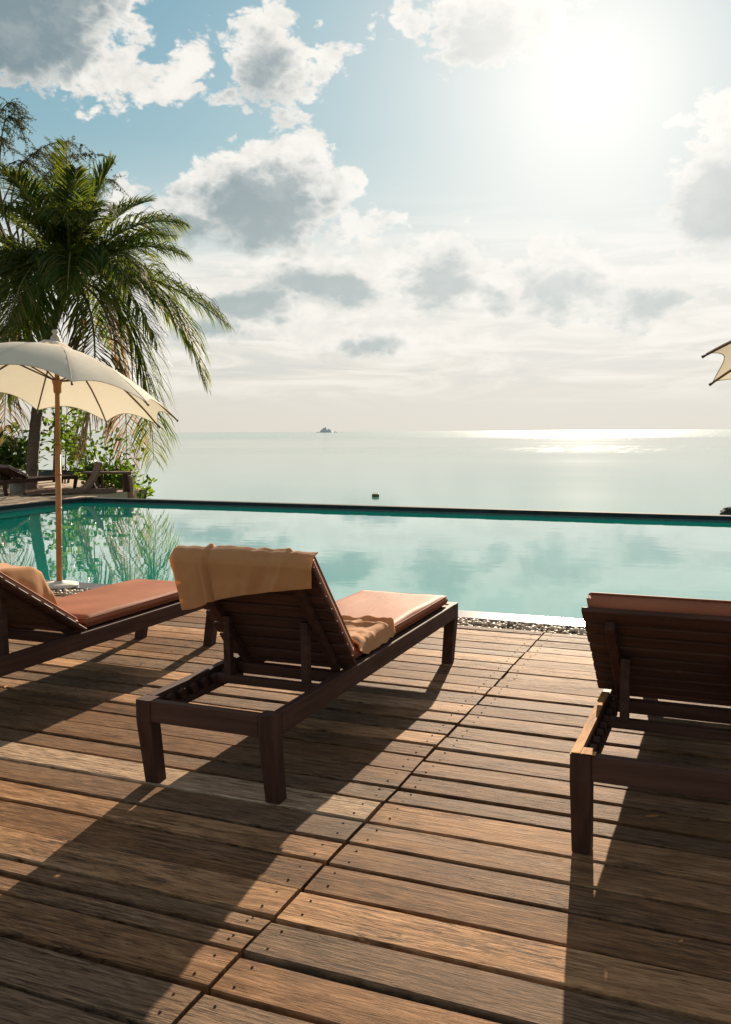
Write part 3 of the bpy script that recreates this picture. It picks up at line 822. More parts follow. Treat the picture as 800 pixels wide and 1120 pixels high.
def drape_towel():
    base = Vector((-2.146, 2.823, 0)); blen = 0.66
    # profile in the backrest frame plane x=0: front of cushion -> over the top -> hangs down behind
    def bp(y, z): return (MLb @ Vector((0, y, z))) + base
    topz = 0.0185 + 0.062 + 0.010
    front = [bp(blen - 0.045, topz), bp(blen - 0.03, topz), bp(blen - 0.02, topz - 0.001), bp(blen + 0.014, topz - 0.014), bp(blen + 0.026, topz - 0.04), bp(blen + 0.022, 0.012)]
    last = bp(blen + 0.012, -0.006)
    front.append(last)
    def fn(u, v):
        lenf = 0.36
        hang = 0.205 * (1 - u) ** 1.0 + 0.078 * u - 0.012 * math.sin(u * PI) + 0.012 * math.exp(-((u - 0.12) / 0.12) ** 2)
        hang = max(hang, 0.07)
        tot_front = sum((b - a).length for a, b in zip(front[:-1], front[1:]))
        s = v * (tot_front + hang)
        if s <= tot_front: p = path_pt(front, s); h = 0
        else:
            h = s - tot_front
            p = last + Vector((0, 0.10 * h - 0.10 * h * h, -h))
        x = -0.030 + (W + 0.044) * u
        # corner tucks: the cloth narrows a bit on the hanging part at its left
        fold = 0.0
        for uc, am, wd, tilt in ((0.235, 0.022, 0.018, 0.10), (0.27, -0.010, 0.018, 0.10), (0.80, 0.013, 0.018, -0.55), (0.86, -0.007, 0.03, -0.4), (0.50, 0.005, 0.05, -0.5), (0.62, 0.008, 0.035, -0.6), (0.70, -0.006, 0.025, -0.6), (0.38, 0.006, 0.05, -0.3), (0.12, 0.005, 0.05, 0.15)):
            uu = uc + tilt * h
            fold += 1.6 * am * math.exp(-((u - uu) / wd) ** 2)
        fold *= 0.55 + 0.45 * min(1, h * 8) if s > tot_front - 0.1 else 0.5
        fold += 0.009 * (0.5 + 0.5 * math.tanh((u - 0.245 - 0.1 * h) / 0.006)) - 0.006 * (0.5 + 0.5 * math.tanh((u - 0.79 + 0.5 * h) / 0.008))
        wr = noise.noise((u * 6, v * 4, 2.0)) * 0.0065 + noise.noise((u * 18, v * 8, 5.0)) * 0.0022
        d = fold + wr
        if s > tot_front - 0.06: off = Vector((0, -1, 0.15)) * d
        else: off = (MLb.to_3x3() @ Vector((0, 0, 1))) * abs(d)
        edge = Vector((0, 0, 0))
        ex = 0.0
        if h > 0: ex = 0.21 * h if u < 0.5 else -0.03 * h
        if s < tot_front - 0.09: x = min(x, W - 0.035)
        return Vector((base.x + x + ex * (abs(u - 0.5) * 2), p.y, p.z)) + off + edge
    cloth('beach_towel', 'orange towel folded over the top of the middle lounger', fn, 150, 80, 0.0035)
drape_towel()

def seat_towel():
    bx, by = -2.146, 2.823
    def fn(u, v):
        # u across, v along; lies crumpled on the seat pad against the foot of the backrest
        x = 0.06 + 0.535 * u
        y = 0.70 + (0.60 + 0.16 * (1 - u) + 0.04 * math.sin(u * 9)) * v
        z = H + 0.070 + 0.006
        ridge = 0.0
        for a0, k, am, wd in ((0.95, 0.10, 0.017, 0.035), (0.74, 0.25, 0.013, 0.04), (0.45, -0.35, 0.015, 0.05), (0.18, 0.1, 0.020, 0.08)):
            ridge += am * math.exp(-((v - a0 - k * (u - 0.5)) / wd) ** 2)
        ridge += 0.014 * math.exp(-((u - 0.42 - 0.5 * (v - 0.4)) / 0.06) ** 2)
        wr = abs(noise.noise((u * 6, v * 6, 1.3))) * 0.013 + noise.noise((u * 15, v * 13, 4.4)) * 0.006
        z += ridge + wr
        # right side slips down beside the pad
        if x > 0.568:
            t = (x - 0.568)
            z -= min(0.065, t * 3.0) ; x = 0.568 + t * 0.75 + 0.006
        y += noise.noise((u * 4, v * 4, 8)) * 0.02
        # back end climbs the foot of the backrest cushion
        yc = 0.745 + 0.0
        if y < 0.86:
            z = max(z, H + 0.075 + (0.86 - y) * 0.5)
        return (bx + x, by + y, z)
    cloth('beach_towel', 'crumpled orange towel lying on the middle lounger\'s seat pad', fn, 110, 100, 0.004)
seat_towel()

def bundle_towel():
    # towel thrown over a rolled pillow at the foot of the left lounger's raised back
    def fn(u, v):
        # v: far side (down) -> top -> near side ; u: from left to right end
        x = -3.80 + 0.60 * u
        prof = [Vector((0, 3.66, 0.425)), Vector((0, 3.635, 0.60)), Vector((0, 3.60, 0.675)), Vector((0, 3.545, 0.705)), Vector((0, 3.40, 0.722)), Vector((0, 3.22, 0.735)), Vector((0, 3.08, 0.74))]
        tot = sum((b - a).length for a, b in zip(prof[:-1], prof[1:]))
        p = path_pt(prof, v * tot)
        z = p.z; y = p.y
        wr = noise.noise((u * 5, v * 5, 3.3)) * 0.010 + noise.noise((u * 12, v * 12, 6.1)) * 0.004
        wr += 0.010 * math.exp(-((u - 0.55 - 0.3 * (v - 0.5)) / 0.05) ** 2)
        e = max(0.0, (u - 0.80) / 0.20)      # right end folds down
        if e > 0:
            dz = (z - 0.40) * 0.98
            x = -3.80 + 0.60 * 0.80 + 0.075 * math.sin(min(1, e * 1.4) * PI / 2) + 0.01 * math.sin(v * 14) * e
            z = z - dz * max(0.0, e - 0.12) * 1.0 - 0.012 * e
        if y < 3.71: z = max(z, 0.351 + (3.71 - y) * 0.625 + 0.072)
        return (x + wr * (1 if e > 0.3 else 0), y, max(z, 0.43) + wr)
    cloth('beach_towel', 'orange towel heaped over the back of the lounger beside the umbrella pole', fn, 90, 70, 0.004)
bundle_towel()

# ------------------------------------------------------------------ umbrellas
def umbrella(loc, label):
    root = empty('beach_umbrella', loc, label, 'umbrella', 'cream umbrellas by the pool')
    zc, R, tx, ty, n, ph = 1.72, 1.084, -0.075, -0.212, 10, 2.433
    lean = Vector((0.05, 0.01, 0))
    def at(z): return (lean.x * z / 1.9, lean.y * z / 1.9, z)
    bm = bmesh.new()
    add_lathe(bm, [(0.0, 0.0), (0.165, 0.0), (0.17, 0.012), (0.165, 0.026), (0.14, 0.034), (0.05, 0.038), (0.042, 0.052), (0.03, 0.055), (0.0, 0.055)], 32)
    link('base_plate', bm, M['plate'], root, True)
    bm = bmesh.new()
    add_tube(bm, [at(0.04), at(0.7), at(1.28)], [0.027, 0.026, 0.0255], 14)
    add_tube(bm, [at(1.27), at(1.9), at(2.12)], [0.021, 0.0205, 0.020], 14)
    for zz in (0.36, 0.72, 1.03, 1.275):
        add_tube(bm, [at(zz - 0.012), at(zz), at(zz + 0.012)], [0.0262, 0.0295, 0.0262], 14)
    link('pole', bm, M['bamboo'], root, True)
    # canopy: cut from gores with scalloped hem
    top = Vector((at(2.15)[0] - 0.012, at(2.15)[1] - 0.0, 2.165))
    def rim(a, r=R): return Vector((r * math.cos(a), r * math.sin(a), zc + tx * r * math.cos(a) + ty * r * math.sin(a)))
    def surf(a, t, sag=0.0):
        e = rim(a)
        p = top.lerp(e, t)
        bulge = 0.215 * (t * (1 - t)) * (1.0 + 0.25 * (1 - t)) * 1.7
        nrm = Vector((-tx, -ty, 1)).normalized()
        return p + nrm * (bulge - sag)
    bm = bmesh.new(); na, nr = 12, 16
    rings = []
    for j in range(nr + 1):
        ring = []
        for k in range(n * na):
            a = ph + 2 * PI * k / (n * na)
            q = (k % na) / na; g = math.sin(q * PI)
            t = j / nr
            # chord instead of arc, hem cut in a curve between the ribs, cloth sagging slightly between ribs
            tt = t * (1 - 0.088 * g * t ** 3)
            f = math.cos(PI / n) / math.cos((q - 0.5) * 2 * PI / n)
            tt *= 1 - (1 - f) * 0.9
            ring.append(surf(a, 0.03 + 0.97 * tt, 0.018 * g * t * 1.0))
        rings.append(ring)
    lo = [[p - Vector((0, 0, 0.003)) for p in r] for r in rings]
    va = [[bm.verts.new(p) for p in r] for r in rings]
    N_ = n * na
    for j in range(nr):
        for k in range(N_):
            bm.faces.new((va[j][k], va[j][(k + 1) % N_], va[j + 1][(k + 1) % N_], va[j + 1][k]))
    cano = link('canopy', bm, M['canvas'], root, True)
    # hem thickness: thin stitched band
    bm = bmesh.new()
    hem = [rings[-1][k] for k in range(N_)] + [rings[-1][0]]
    add_tube(bm, hem, 0.0035, 5, False)
    for i in range(n):      # raised seam over every rib
        add_tube(bm, [surf(ph + 2 * PI * i / n, t) for t in (0.06, 0.2, 0.35, 0.5, 0.65, 0.8, 0.9, 1.0)], 0.0028, 4, False)
    link('hem', bm, M['canvas'], cano, True)
    for i in range(n):
        a = ph + 2 * PI * i / n
        bm = bmesh.new()
        pts = [surf(a, t, 0.010) for t in (0.05, 0.25, 0.45, 0.65, 0.85, 1.0)]
        pts.append(surf(a, 1.0, 0.010) + (pts[-1] - pts[-2]).normalized() * 0.028)
        add_tube(bm, pts, [0.008, 0.008, 0.008, 0.0078, 0.0075, 0.0072, 0.011], 6)
        rb = link('rib', bm, M['ribwood'], root)
        bm = bmesh.new()
        hub = Vector(at(1.86)); m_ = surf(a, 0.50, 0.012)
        add_tube(bm, [hub + (m_ - hub) * 0.05, m_], [0.0065, 0.0065], 6)
        link('strut', bm, M['ribwood'], rb)
    bm = bmesh.new()
    cx = at(1.86)
    add_lathe(bm, [(0.021, -0.10), (0.034, -0.085), (0.036, -0.02), (0.043, 0.0), (0.046, 0.02), (0.03, 0.03), (0.022, 0.05)], 14, (cx[0], cx[1], 1.85))
    link('runner_hub', bm, M['bamboo'], root, True)
    # vent cap and turned finial
    bm = bmesh.new()
    nrm = Vector((-tx, -ty, 1)).normalized()
    rr = []
    for r_, h_ in ((0.0, 0.055), (0.05, 0.05), (0.11, 0.028), (0.155, 0.0)):
        rr.append([top + Vector((r_ * math.cos(2 * PI * k / 24), r_ * math.sin(2 * PI * k / 24), tx * r_ * math.cos(2 * PI * k / 24) + ty * r_ * math.sin(2 * PI * k / 24) + h_ + (0.008 * math.cos(5 * 2 * PI * k / 24 * 2) if r_ > 0.1 else 0))) for k in range(24)])
    loft(bm, list(reversed(rr)), cap=False)
    link('vent_cap', bm, M['canvas'], root, True)
    bm = bmesh.new()
    add_lathe(bm, [(0.0, 0.03), (0.052, 0.035), (0.056, 0.05), (0.042, 0.062), (0.044, 0.072), (0.036, 0.092), (0.022, 0.108), (0.017, 0.118), (0.026, 0.128), (0.028, 0.142), (0.020, 0.155), (0.0, 0.158)], 18, top)
    link('finial', bm, M['carved'], root, True)
    return root

UM = umbrella((-5.70, 6.44, -0.012), 'cream canvas umbrella on an orange pole at the pool edge, behind the left lounger')
U2 = copy_tree(UM)
U2.location = (0.92, 6.351, -0.012); U2.rotation_euler = (-0.014, -0.042, -0.268); U2['label'] = 'cream umbrella of which only two scalloped rib tips show at the right edge'

# ------------------------------------------------------------------ small things on the deck
def dry_leaf(loc, rz, s, label):
    bm = bmesh.new()
    pts = [(-1, 0), (-0.5, 0.32), (0.1, 0.42), (0.7, 0.22), (1.15, 0)]
    up = [bm.verts.new((x * s, y * s, 0.004 + 0.25 * s * abs(y) + 0.10 * s * x * x)) for x, y in pts]
    md = [up[0]] + [bm.verts.new((x * s, 0, 0.004 + 0.10 * s * x * x)) for x, y in pts[1:-1]] + [up[-1]]
    dn = [up[0]] + [bm.verts.new((x * s, -y * s, 0.004 + 0.32 * s * abs(y) + 0.10 * s * x * x)) for x, y in pts[1:-1]] + [up[-1]]
    for A, B in ((up, md), (md, dn)):
        for i in range(4):
            vv = []
            for q in (A[i], A[i + 1], B[i + 1], B[i]):
                if q not in vv: vv.append(q)
            if len(vv) > 2: bm.faces.new(vv)
    o = link('fallen_leaf', bm, M['dryleaf'], None, True)
    o.location = loc; o.rotation_euler = (0, 0, rz)
    tag(o, label, 'leaf', 'dry leaves on the deck')
dry_leaf((-0.243, 3.261, 0.002), 0.5, 0.026, 'dry yellow leaf on the planks in the right lounger\'s shade')
dry_leaf((-3.66, 3.69, 0.002), 2.0, 0.024, 'dry orange leaf on the planks at the left edge of the photo')
dry_leaf((-0.10, 2.467, 0.002), 1.1, 0.010, 'tiny dry leaf scrap on the shaded planks in front of the right lounger')
bm = bmesh.new()
bmesh.ops.create_icosphere(bm, subdivisions=3, radius=1.0)
for v in bm.verts:
    k = 1 + 0.25 * noise.noise(v.co * 1.6); v.co = Vector((v.co.x * 0.06 * k, v.co.y * 0.04 * k, v.co.z * 0.026 * k))
o = link('white_stone', bm, M['plate'], None, True); o.location = (-5.86, 6.25, 0.002)
tag(o, 'small whitish stone on the ground left of the umbrella base', 'stone')

# ------------------------------------------------------------------ vegetation
RV = Vector((math.cos(YAW), math.sin(YAW), 0)); DV = Vector((-math.sin(YAW), math.cos(YAW), 0)); ZV = Vector((0, 0, 1))

def bez(p0, p1, p2, t): return p0 * ((1 - t) ** 2) + p1 * (2 * t * (1 - t)) + p2 * (t * t)

def frond(par, base, ctrl, tip, rnd, dry=False, wid=1.0, nl=64, hang=0.9):
    """one pinnate leaf: rachis plus two rows of narrow drooping leaflets"""
    bm = bmesh.new()
    L = sum((bez(base, ctrl, tip, (i + 1) / 10) - bez(base, ctrl, tip, i / 10)).length for i in range(10))
    tw = rnd.uniform(-0.5, 0.5)
    for s in (-1, 1):
        for i in range(nl):
            t = 0.13 + 0.87 * (i + rnd.uniform(-0.4, 0.4)) / nl
            t = min(max(t, 0.1), 0.995)
            if rnd.random() < (0.16 if dry else 0.05): continue
            p = bez(base, ctrl, tip, t)
            tg = (bez(base, ctrl, tip, min(1, t + 0.02)) - bez(base, ctrl, tip, t - 0.02)).normalized()
            side = tg.cross(ZV)
            if side.length < 0.15: side = RV.copy()
            side.normalize()
            upv = side.cross(tg).normalized()
            prof = math.sin(PI * min(1.0, (t * 0.93 + 0.10))) ** 0.65
            ln = wid * L * 0.26 * (0.30 + 0.75 * prof) * rnd.uniform(0.82, 1.12)
            d0 = (side * s * (0.85 + rnd.uniform(-.3, .3)) + tg * (0.55 + 0.5 * t + rnd.uniform(-.25, .25)) + upv * (0.30 + tw * s * 0.5 + rnd.uniform(-.28, .28))).normalized()
            w = 0.0175 * (0.7 + 0.5 * prof) * rnd.uniform(0.8, 1.25)
            q0 = p; q1 = p + d0 * ln * 0.40
            drop = hang * rnd.uniform(0.75, 1.25)
            d1 = (d0 + Vector((0, 0, -0.55 * drop))).normalized(); q2 = q1 + d1 * ln * 0.34
            d2 = (d1 + Vector((0, 0, -0.75 * drop))).normalized(); q3 = q2 + d2 * ln * 0.30
            wv = d0.cross(ZV + upv * 0.6 + side * rnd.uniform(-0.5, 0.5))
            wv = wv.normalized() if wv.length > 1e-4 else upv
            a0, b0 = bm.verts.new(q0 + wv * w * 0.4), bm.verts.new(q0 - wv * w * 0.4)
            a1, b1 = bm.verts.new(q1 + wv * w), bm.verts.new(q1 - wv * w)
            a2, b2 = bm.verts.new(q2 + wv * w * 0.8), bm.verts.new(q2 - wv * w * 0.8)
            c = bm.verts.new(q3)
            bm.faces.new((a0, b0, b1, a1)); bm.faces.new((a1, b1, b2, a2)); bm.faces.new((a2, b2, c))
    f = link('frond', bm, M['dryfrond'] if dry else M['frond'], par)
    bm = bmesh.new()
    add_tube(bm, [bez(base, ctrl, tip, t / 12) for t in range(13)], [0.032 * (1 - t / 12) ** 0.8 + 0.005 for t in range(13)], 6)
    link('rachis', bm, M['rachis'], f)

PXM = 0.0229
def palm():
    base = Vector((-15.95, 17.15, 0.03))
    root = empty('palm_tree', base, 'coconut palm with green drooping fronds rising behind the umbrella on the left', 'palm tree')
    C0 = Vector((-15.16, 17.86, 5.05)) - base
    bm = bmesh.new()
    pts = []; rad = []
    n = 40
    for i in range(n + 1):
        t = i / n
        p = bez(Vector((0, 0, -0.2)), Vector((0.02, 0.05, 2.6)), C0, t)
        p += RV * 0.03 * math.sin(t * 5)
        pts.append(p); rad.append((0.15 - 0.055 * t + (0.05 if t < 0.05 else 0)) * (1.0 + (0.05 if i % 2 else -0.03)))
    add_tube(bm, pts, rad, 14)
    link('trunk', bm, M['bark'], root, True)
    rnd = random.Random(11)
    # tips as (right, up) from the crown in photo pixels, then control, depth of the tip, dryness
    F_ = [((122, 62), (62, 78), 0.2), ((128, 22), (70, 52), -0.6), ((168, -46), (86, 26), -0.3), ((138, -108), (100, 34), 0.5),
          ((88, -190), (84, -10), -0.3), ((18, -190), (52, -30), -0.9), ((44, -205), (60, -10), 0.9),
          ((48, 128), (22, 92), 0.3), ((4, 142), (4, 90), -0.2), ((-22, 138), (-12, 90), 0.5), ((24, 118), (14, 80), 1.2), ((80, 95), (40, 84), 1.0),
          ((-72, 118), (-34, 96), -0.2), ((-112, 86), (-60, 84), 0.4), ((-128, 34), (-70, 62), -0.5), ((-150, -20), (-80, 42), 0.2),
          ((-140, -86), (-86, 20), -0.4), ((-108, -140), (-80, 4), 0.6), ((-62, -170), (-66, -6), -0.8),
          ((-20, -118), (-30, 30), -2.6), ((60, -70), (34, 44), -2.8), ((110, -74), (58, 36), -1.8), ((-86, -70), (-50, 40), -2.2),
          ((30, 40), (20, 80), -2.4), ((-50, 50), (-26, 84), -2.2), ((70, 20), (40, 66), 2.6), ((-60, 30), (-36, 74), 2.6), ((10, -60), (8, 50), 3.0),
          ((-2, -90), (0, 40), -2.9), ((-44, -130), (-34, 20), -1.6), ((112, -60), (64, 34), 1.6), ((-100, 0), (-56, 56), 1.4), ((30, 100), (16, 76), -1.4),
          ((58, 60), (34, 70), -2.0), ((-30, 90), (-18, 80), -1.8), ((90, -20), (54, 50), -2.2), ((-90, -30), (-52, 50), -2.0), ((40, -30), (26, 50), -3.0), ((-16, -60), (-14, 44), -3.0), ((100, 60), (58, 66), 1.4)]
    for k, (tp, ct, dp) in enumerate(F_):
        tip = C0 + RV * tp[0] * PXM + ZV * tp[1] * PXM + DV * dp
        ctl = C0 + RV * ct[0] * PXM + ZV * ct[1] * PXM + DV * dp * 0.5
        dry = k in (5, 6, 18)
        up = tp[1] > 80
        frond(root, C0 + ZV * 0.1, ctl, tip, rnd, dry, 0.95 if up else 1.2, 118, 0.35 if up else 1.0)
    # nuts and fibre at the crown
    for i in range(5):
        a = i * 1.3; bm = bmesh.new()
        bmesh.ops.create_icosphere(bm, subdivisions=2, radius=0.12)
        for v in bm.verts: v.co.z *= 1.25
        o = link('coconut', bm, M['logwood'], root, True); o.location = C0 + RV * 0.24 * math.cos(a) + DV * 0.24 * math.sin(a) + ZV * (-0.18 + 0.05 * (i % 2))
palm()

def feather_tree():
    base = Vector((-17.6, 19.9, 0.03))
    root = empty('feathery_tree', base, 'tall thin tree with wispy drooping twigs behind the palm, at the left edge', 'tree')
    rnd = random.Random(5)
    bm = bmesh.new(); tips = []
    T = [Vector((0, 0, -0.3)), Vector((0.15, 0.05, 2.2)), RV * -0.25 + ZV * 4.5, RV * -1.2 + ZV * 6.6 + DV * 0.3, RV * -1.9 + ZV * 8.6]
    add_tube(bm, T, [0.12, 0.10, 0.085, 0.06, 0.03], 10)
    link('trunk', bm, M['bark'], root, True)
    bmB = bmesh.new(); bmL = bmesh.new()
    px = 0.0255
    top = Vector((0, 0, 0))
    def PT(x, y, d=0.0):      # a point in the vertical plane through the tree
        c = Vector((-16.22, 20.5, 0)) - base
        return c + RV * (x - 99) * px + ZV * ((474 - y - 8) * px + 1.36) + DV * d
    stems = [((0, 230), (10, 150), (42, 170)), ((-15, 240), (20, 140), (78, 158)), ((-10, 200), (-5, 90), (18, 150)), ((-20, 160), (0, 85), (12, 128)),
             ((20, 235), (50, 165), (102, 176)), ((-25, 250), (25, 175), (60, 190)), ((30, 240), (70, 180), (112, 196)), ((-30, 230), (-5, 140), (30, 185)),
             ((0, 260), (40, 190), (92, 200)), ((-40, 200), (-20, 120), (5, 165)), ((-60, 220), (-40, 110), (-25, 150))]
    for (a, b, c) in stems:
        dd = rnd.uniform(-0.5, 0.5)
        A, B, Cc = PT(*a, dd * 0.3), PT(*b, dd), PT(*c, dd * 1.2)
        pts = [bez(A, B, Cc, t / 14) for t in range(15)]
        add_tube(bmB, pts, [0.022 * (1 - t / 14) + 0.004 for t in range(15)], 5)
        for i in range(4, 15):
            for q in range(4):
                p = pts[i] + Vector((rnd.uniform(-.03, .03), rnd.uniform(-.03, .03), rnd.uniform(-.03, .03)))
                dirv = (RV * rnd.uniform(-0.3, 1.0) + DV * rnd.uniform(-0.8, 0.8) + ZV * rnd.uniform(-0.7, 0.4)).normalized()
                ln = rnd.uniform(0.22, 0.60)
                tp = []
                for k in range(7):
                    t = k / 6
                    tp.append(p + dirv * ln * t + Vector((0, 0, -0.42 * t * t * ln)))
                add_tube(bmB, tp, [0.005 * (1 - k / 7) + 0.0022 for k in range(7)], 4)
                for k in range(1, 7):
                    for s in range(5):
                        q0 = tp[k].lerp(tp[k - 1], rnd.random())
                        d2 = (dirv * 0.4 + Vector((rnd.uniform(-1, 1), rnd.uniform(-1, 1), rnd.uniform(-1.1, 0.3)))).normalized()
                        l2 = rnd.uniform(0.04, 0.10); wv = d2.cross(Vector((rnd.uniform(-1, 1), rnd.uniform(-1, 1), rnd.uniform(-1, 1)))).normalized() * rnd.uniform(0.006, 0.012)
                        m_ = q0 + d2 * l2 * 0.5
                        bmL.faces.new([bmL.verts.new(q0), bmL.verts.new(m_ + wv), bmL.verts.new(q0 + d2 * l2), bmL.verts.new(m_ - wv)])
        # join the stem to the trunk
        add_tube(bmB, [T[2].lerp(T[3], 0.5), (T[3] + A) * 0.5 + ZV * 0.1, A], [0.035, 0.03, 0.022], 6)
    link('limbs', bmB, M['twig'], root, True)
    link('crown', bmL, M['feather'], root)
feather_tree()

def shrub(loc, w, h, d, n, leaf, mat, label, seed, stems=7, hollow=0.25, group='shrubs along the terrace edge'):
    rnd = random.Random(seed)
    root = empty('leafy_shrub', loc, label, 'shrub', group)
    bmS = bmesh.new(); bmL = bmesh.new()
    cl = []
    for i in range(stems):
        a = rnd.uniform(0, 2 * PI); rr = math.sqrt(rnd.random())
        tip = Vector((w * 0.5 * rr * math.cos(a), d * 0.5 * rr * math.sin(a), h * rnd.uniform(0.45, 0.95)))
        pts = [Vector((0.15 * tip.x, 0.15 * tip.y, 0)), Vector((0.5 * tip.x, 0.5 * tip.y, 0.45 * tip.z)), tip]
        pp = [bez(pts[0], pts[1], pts[2], t / 6) for t in range(7)]
        add_tube(bmS, pp, [0.020 * (1 - t / 7) + 0.004 for t in range(7)], 5)
        for t in (3, 4, 5, 6): cl.append(pp[t])
        for q in range(3):
            bp_ = pp[rnd.randint(3, 6)]; e = bp_ + Vector((rnd.uniform(-1, 1) * w * 0.22, rnd.uniform(-1, 1) * d * 0.22, rnd.uniform(-0.2, 0.35) * h * 0.5))
            add_tube(bmS, [bp_, bp_.lerp(e, 0.5) + Vector((0, 0, 0.02)), e], [0.008, 0.006, 0.003], 4)
            cl += [e, bp_.lerp(e, 0.6)]
    for i in range(n):
        c = rnd.choice(cl)
        p = c + Vector((rnd.gauss(0, 1), rnd.gauss(0, 1), rnd.gauss(0, 0.8))) * 0.11 * max(0.6, w)
        if p.z < 0: p.z = rnd.uniform(0, 0.1)
        out = (p - Vector((0, 0, h * 0.35))); out = out.normalized() if out.length > 0 else ZV
        dv = (out * 0.7 + Vector((rnd.uniform(-1, 1), rnd.uniform(-1, 1), rnd.uniform(-0.7, 0.7)))).normalized()
        l = leaf * rnd.uniform(0.6, 1.25); nn = (ZV + Vector((rnd.uniform(-.8, .8), rnd.uniform(-.8, .8), 0))).normalized()
        sv = dv.cross(nn); sv = sv.normalized() if sv.length > 1e-4 else RV
        wv = sv * l * 0.26
        up = sv.cross(dv) * l * 0.06
        a0 = bmL.verts.new(p); a1 = bmL.verts.new(p + dv * l * 0.45 + wv + up); a2 = bmL.verts.new(p + dv * l * 0.8 + wv * 0.75 + up * 0.6); a3 = bmL.verts.new(p + dv * l - up * 0.8)
        a4 = bmL.verts.new(p + dv * l * 0.8 - wv * 0.75 + up * 0.6); a5 = bmL.verts.new(p + dv * l * 0.45 - wv + up); mid = bmL.verts.new(p + dv * l * 0.5)
        for tri in ((a0, mid, a1), (a1, mid, a2), (a2, mid, a3), (a3, mid, a4), (a4, mid, a5), (a5, mid, a0)): bmL.faces.new(tri)
    link('stems', bmS, M['twig'], root, True)
    link('foliage', bmL, M[mat], root)
    return root
shrub((-18.3, 18.3, 0.0), 2.2, 1.45, 1.6, 1700, 0.22, 'darkbush', 'dark green broad leaved shrub behind the distant lounger at the left edge', 21, 12)
shrub((-15.05, 18.75, -0.25), 1.5, 1.75, 1.2, 420, 0.17, 'bush', 'thin tall shrub with sparse bright leaves, just right of the umbrella pole', 22, 8)
shrub((-14.2, 18.1, -0.3), 1.2, 1.0, 1.0, 560, 0.19, 'bush', 'bright green broad leaved shrub showing above the wooden bench', 23, 9)
shrub((-13.12, 17.75, -0.45), 0.42, 0.62, 0.45, 90, 0.17, 'bush', 'small bright green shrub to the right of the wooden bench and log', 24, 5)
shrub((-16.9, 19.4, -0.2), 1.3, 2.7, 1.1, 520, 0.20, 'bush', 'green leafy climber around the thin trunk behind the palm trunk', 25, 7)

# ------------------------------------------------------------------ terrace furniture across the pool
def bench():
    c = Vector((-13.42, 16.95, 0.03)); rz = YAW
    root = empty('wooden_bench', c, 'low brown wooden bench with two thick leg slabs at the pool corner', 'bench', 'terrace furniture', rz)
    bm = bmesh.new(); box_mm(bm, (-0.60, -0.2, 0.415), (0.56, 0.2, 0.462), 0.006); link('seat', bm, M['brownwood'], root)
    for x, tl in ((-0.42, 0.10), (0.40, 0.05)):
        bm = bmesh.new()
        loft(bm, [[(x - 0.06 + tl, -0.17, 0.0), (x + 0.06 + tl, -0.17, 0.0), (x + 0.06 + tl, 0.17, 0.0), (x - 0.06 + tl, 0.17, 0.0)], [(x - 0.06, -0.17, 0.414), (x + 0.06, -0.17, 0.414), (x + 0.06, 0.17, 0.414), (x - 0.06, 0.17, 0.414)]])
        link('leg', bm, M['wood'], root)
bench()
c = Vector((-12.86, 17.05, 0.0))
bm = bmesh.new(); add_lathe(bm, [(0.0, -0.3), (0.13, -0.3), (0.125, 0.1), (0.122, 0.36), (0.115, 0.372), (0.0, 0.374)], 16)
c = Vector((-13.02, 17.1, 0.0))
o = link('cut_log', bm, M['logwood'], None, False, c); tag(o, 'upright orange brown cut log at the right end of the bench', 'log')
bm = bmesh.new(); add_lathe(bm, [(0.0, 0.0), (0.17, 0.0), (0.175, 0.02), (0.175, 0.24), (0.165, 0.255), (0.0, 0.257)], 20)
o = link('concrete_block', bm, M['concrete'], None, False, (-15.28, 16.0, 0.031)); tag(o, 'short round grey concrete block under the distant lounger\'s rail', 'concrete block', 'terrace furniture')
def plank_edge():
    bm = bmesh.new()
    a, b = Vector((-13.72, 15.95, 0)), Vector((-12.92, 16.55, 0))
    d = (b - a).normalized(); ang = math.atan2(d.y, d.x)
    add_box(bm, ((a + b) / 2 + Vector((0, 0, 0.085))), ((b - a).length, 0.16, 0.106), Matrix.Rotation(ang, 4, 'Z'), 0.008)
    tag(link('timber_beam', bm, M['brownwood']), 'thick brown timber beam lying on the terrace in front of the bench', 'beam')
plank_edge()
def recliner():
    # low sled of reddish slats whose back curls upward
    base = Vector((-14.35, 15.25, 0.03)); rz = math.atan2(1.35, 1.05)
    root = empty('curved_recliner', base, 'low reddish wooden recliner with a curled up back beside the far pool corner', 'recliner', 'terrace furniture', rz)
    prof = []
    for i in range(21):
        t = i / 20
        if t < 0.6: prof.append((t / 0.6 * 1.15, 0.05 + 0.05 * math.sin(t / 0.6 * PI)))
        else:
            q = (t - 0.6) / 0.4; prof.append((1.15 + 0.50 * math.sin(q * 1.15), 0.05 + 0.62 * (q ** 1.5)))
    bm = bmesh.new()
    loft(bm, [[(x, -0.26, z), (x, 0.26, z), (x - 0.01, 0.26, z + 0.03), (x - 0.01, -0.26, z + 0.03)] for x, z in prof])
    bmesh.ops.recalc_face_normals(bm, faces=bm.faces)
    link('curved_seat', bm, M['redwood'], root)
    for s in (-0.29, 0.262):
        bm = bmesh.new()
        loft(bm, [[(x, s, z - 0.045), (x, s + 0.028, z - 0.045), (x, s + 0.028, z + 0.04), (x, s, z + 0.04)] for x, z in prof])
        link('side_runner', bm, M['brownwood'], root)
recliner()
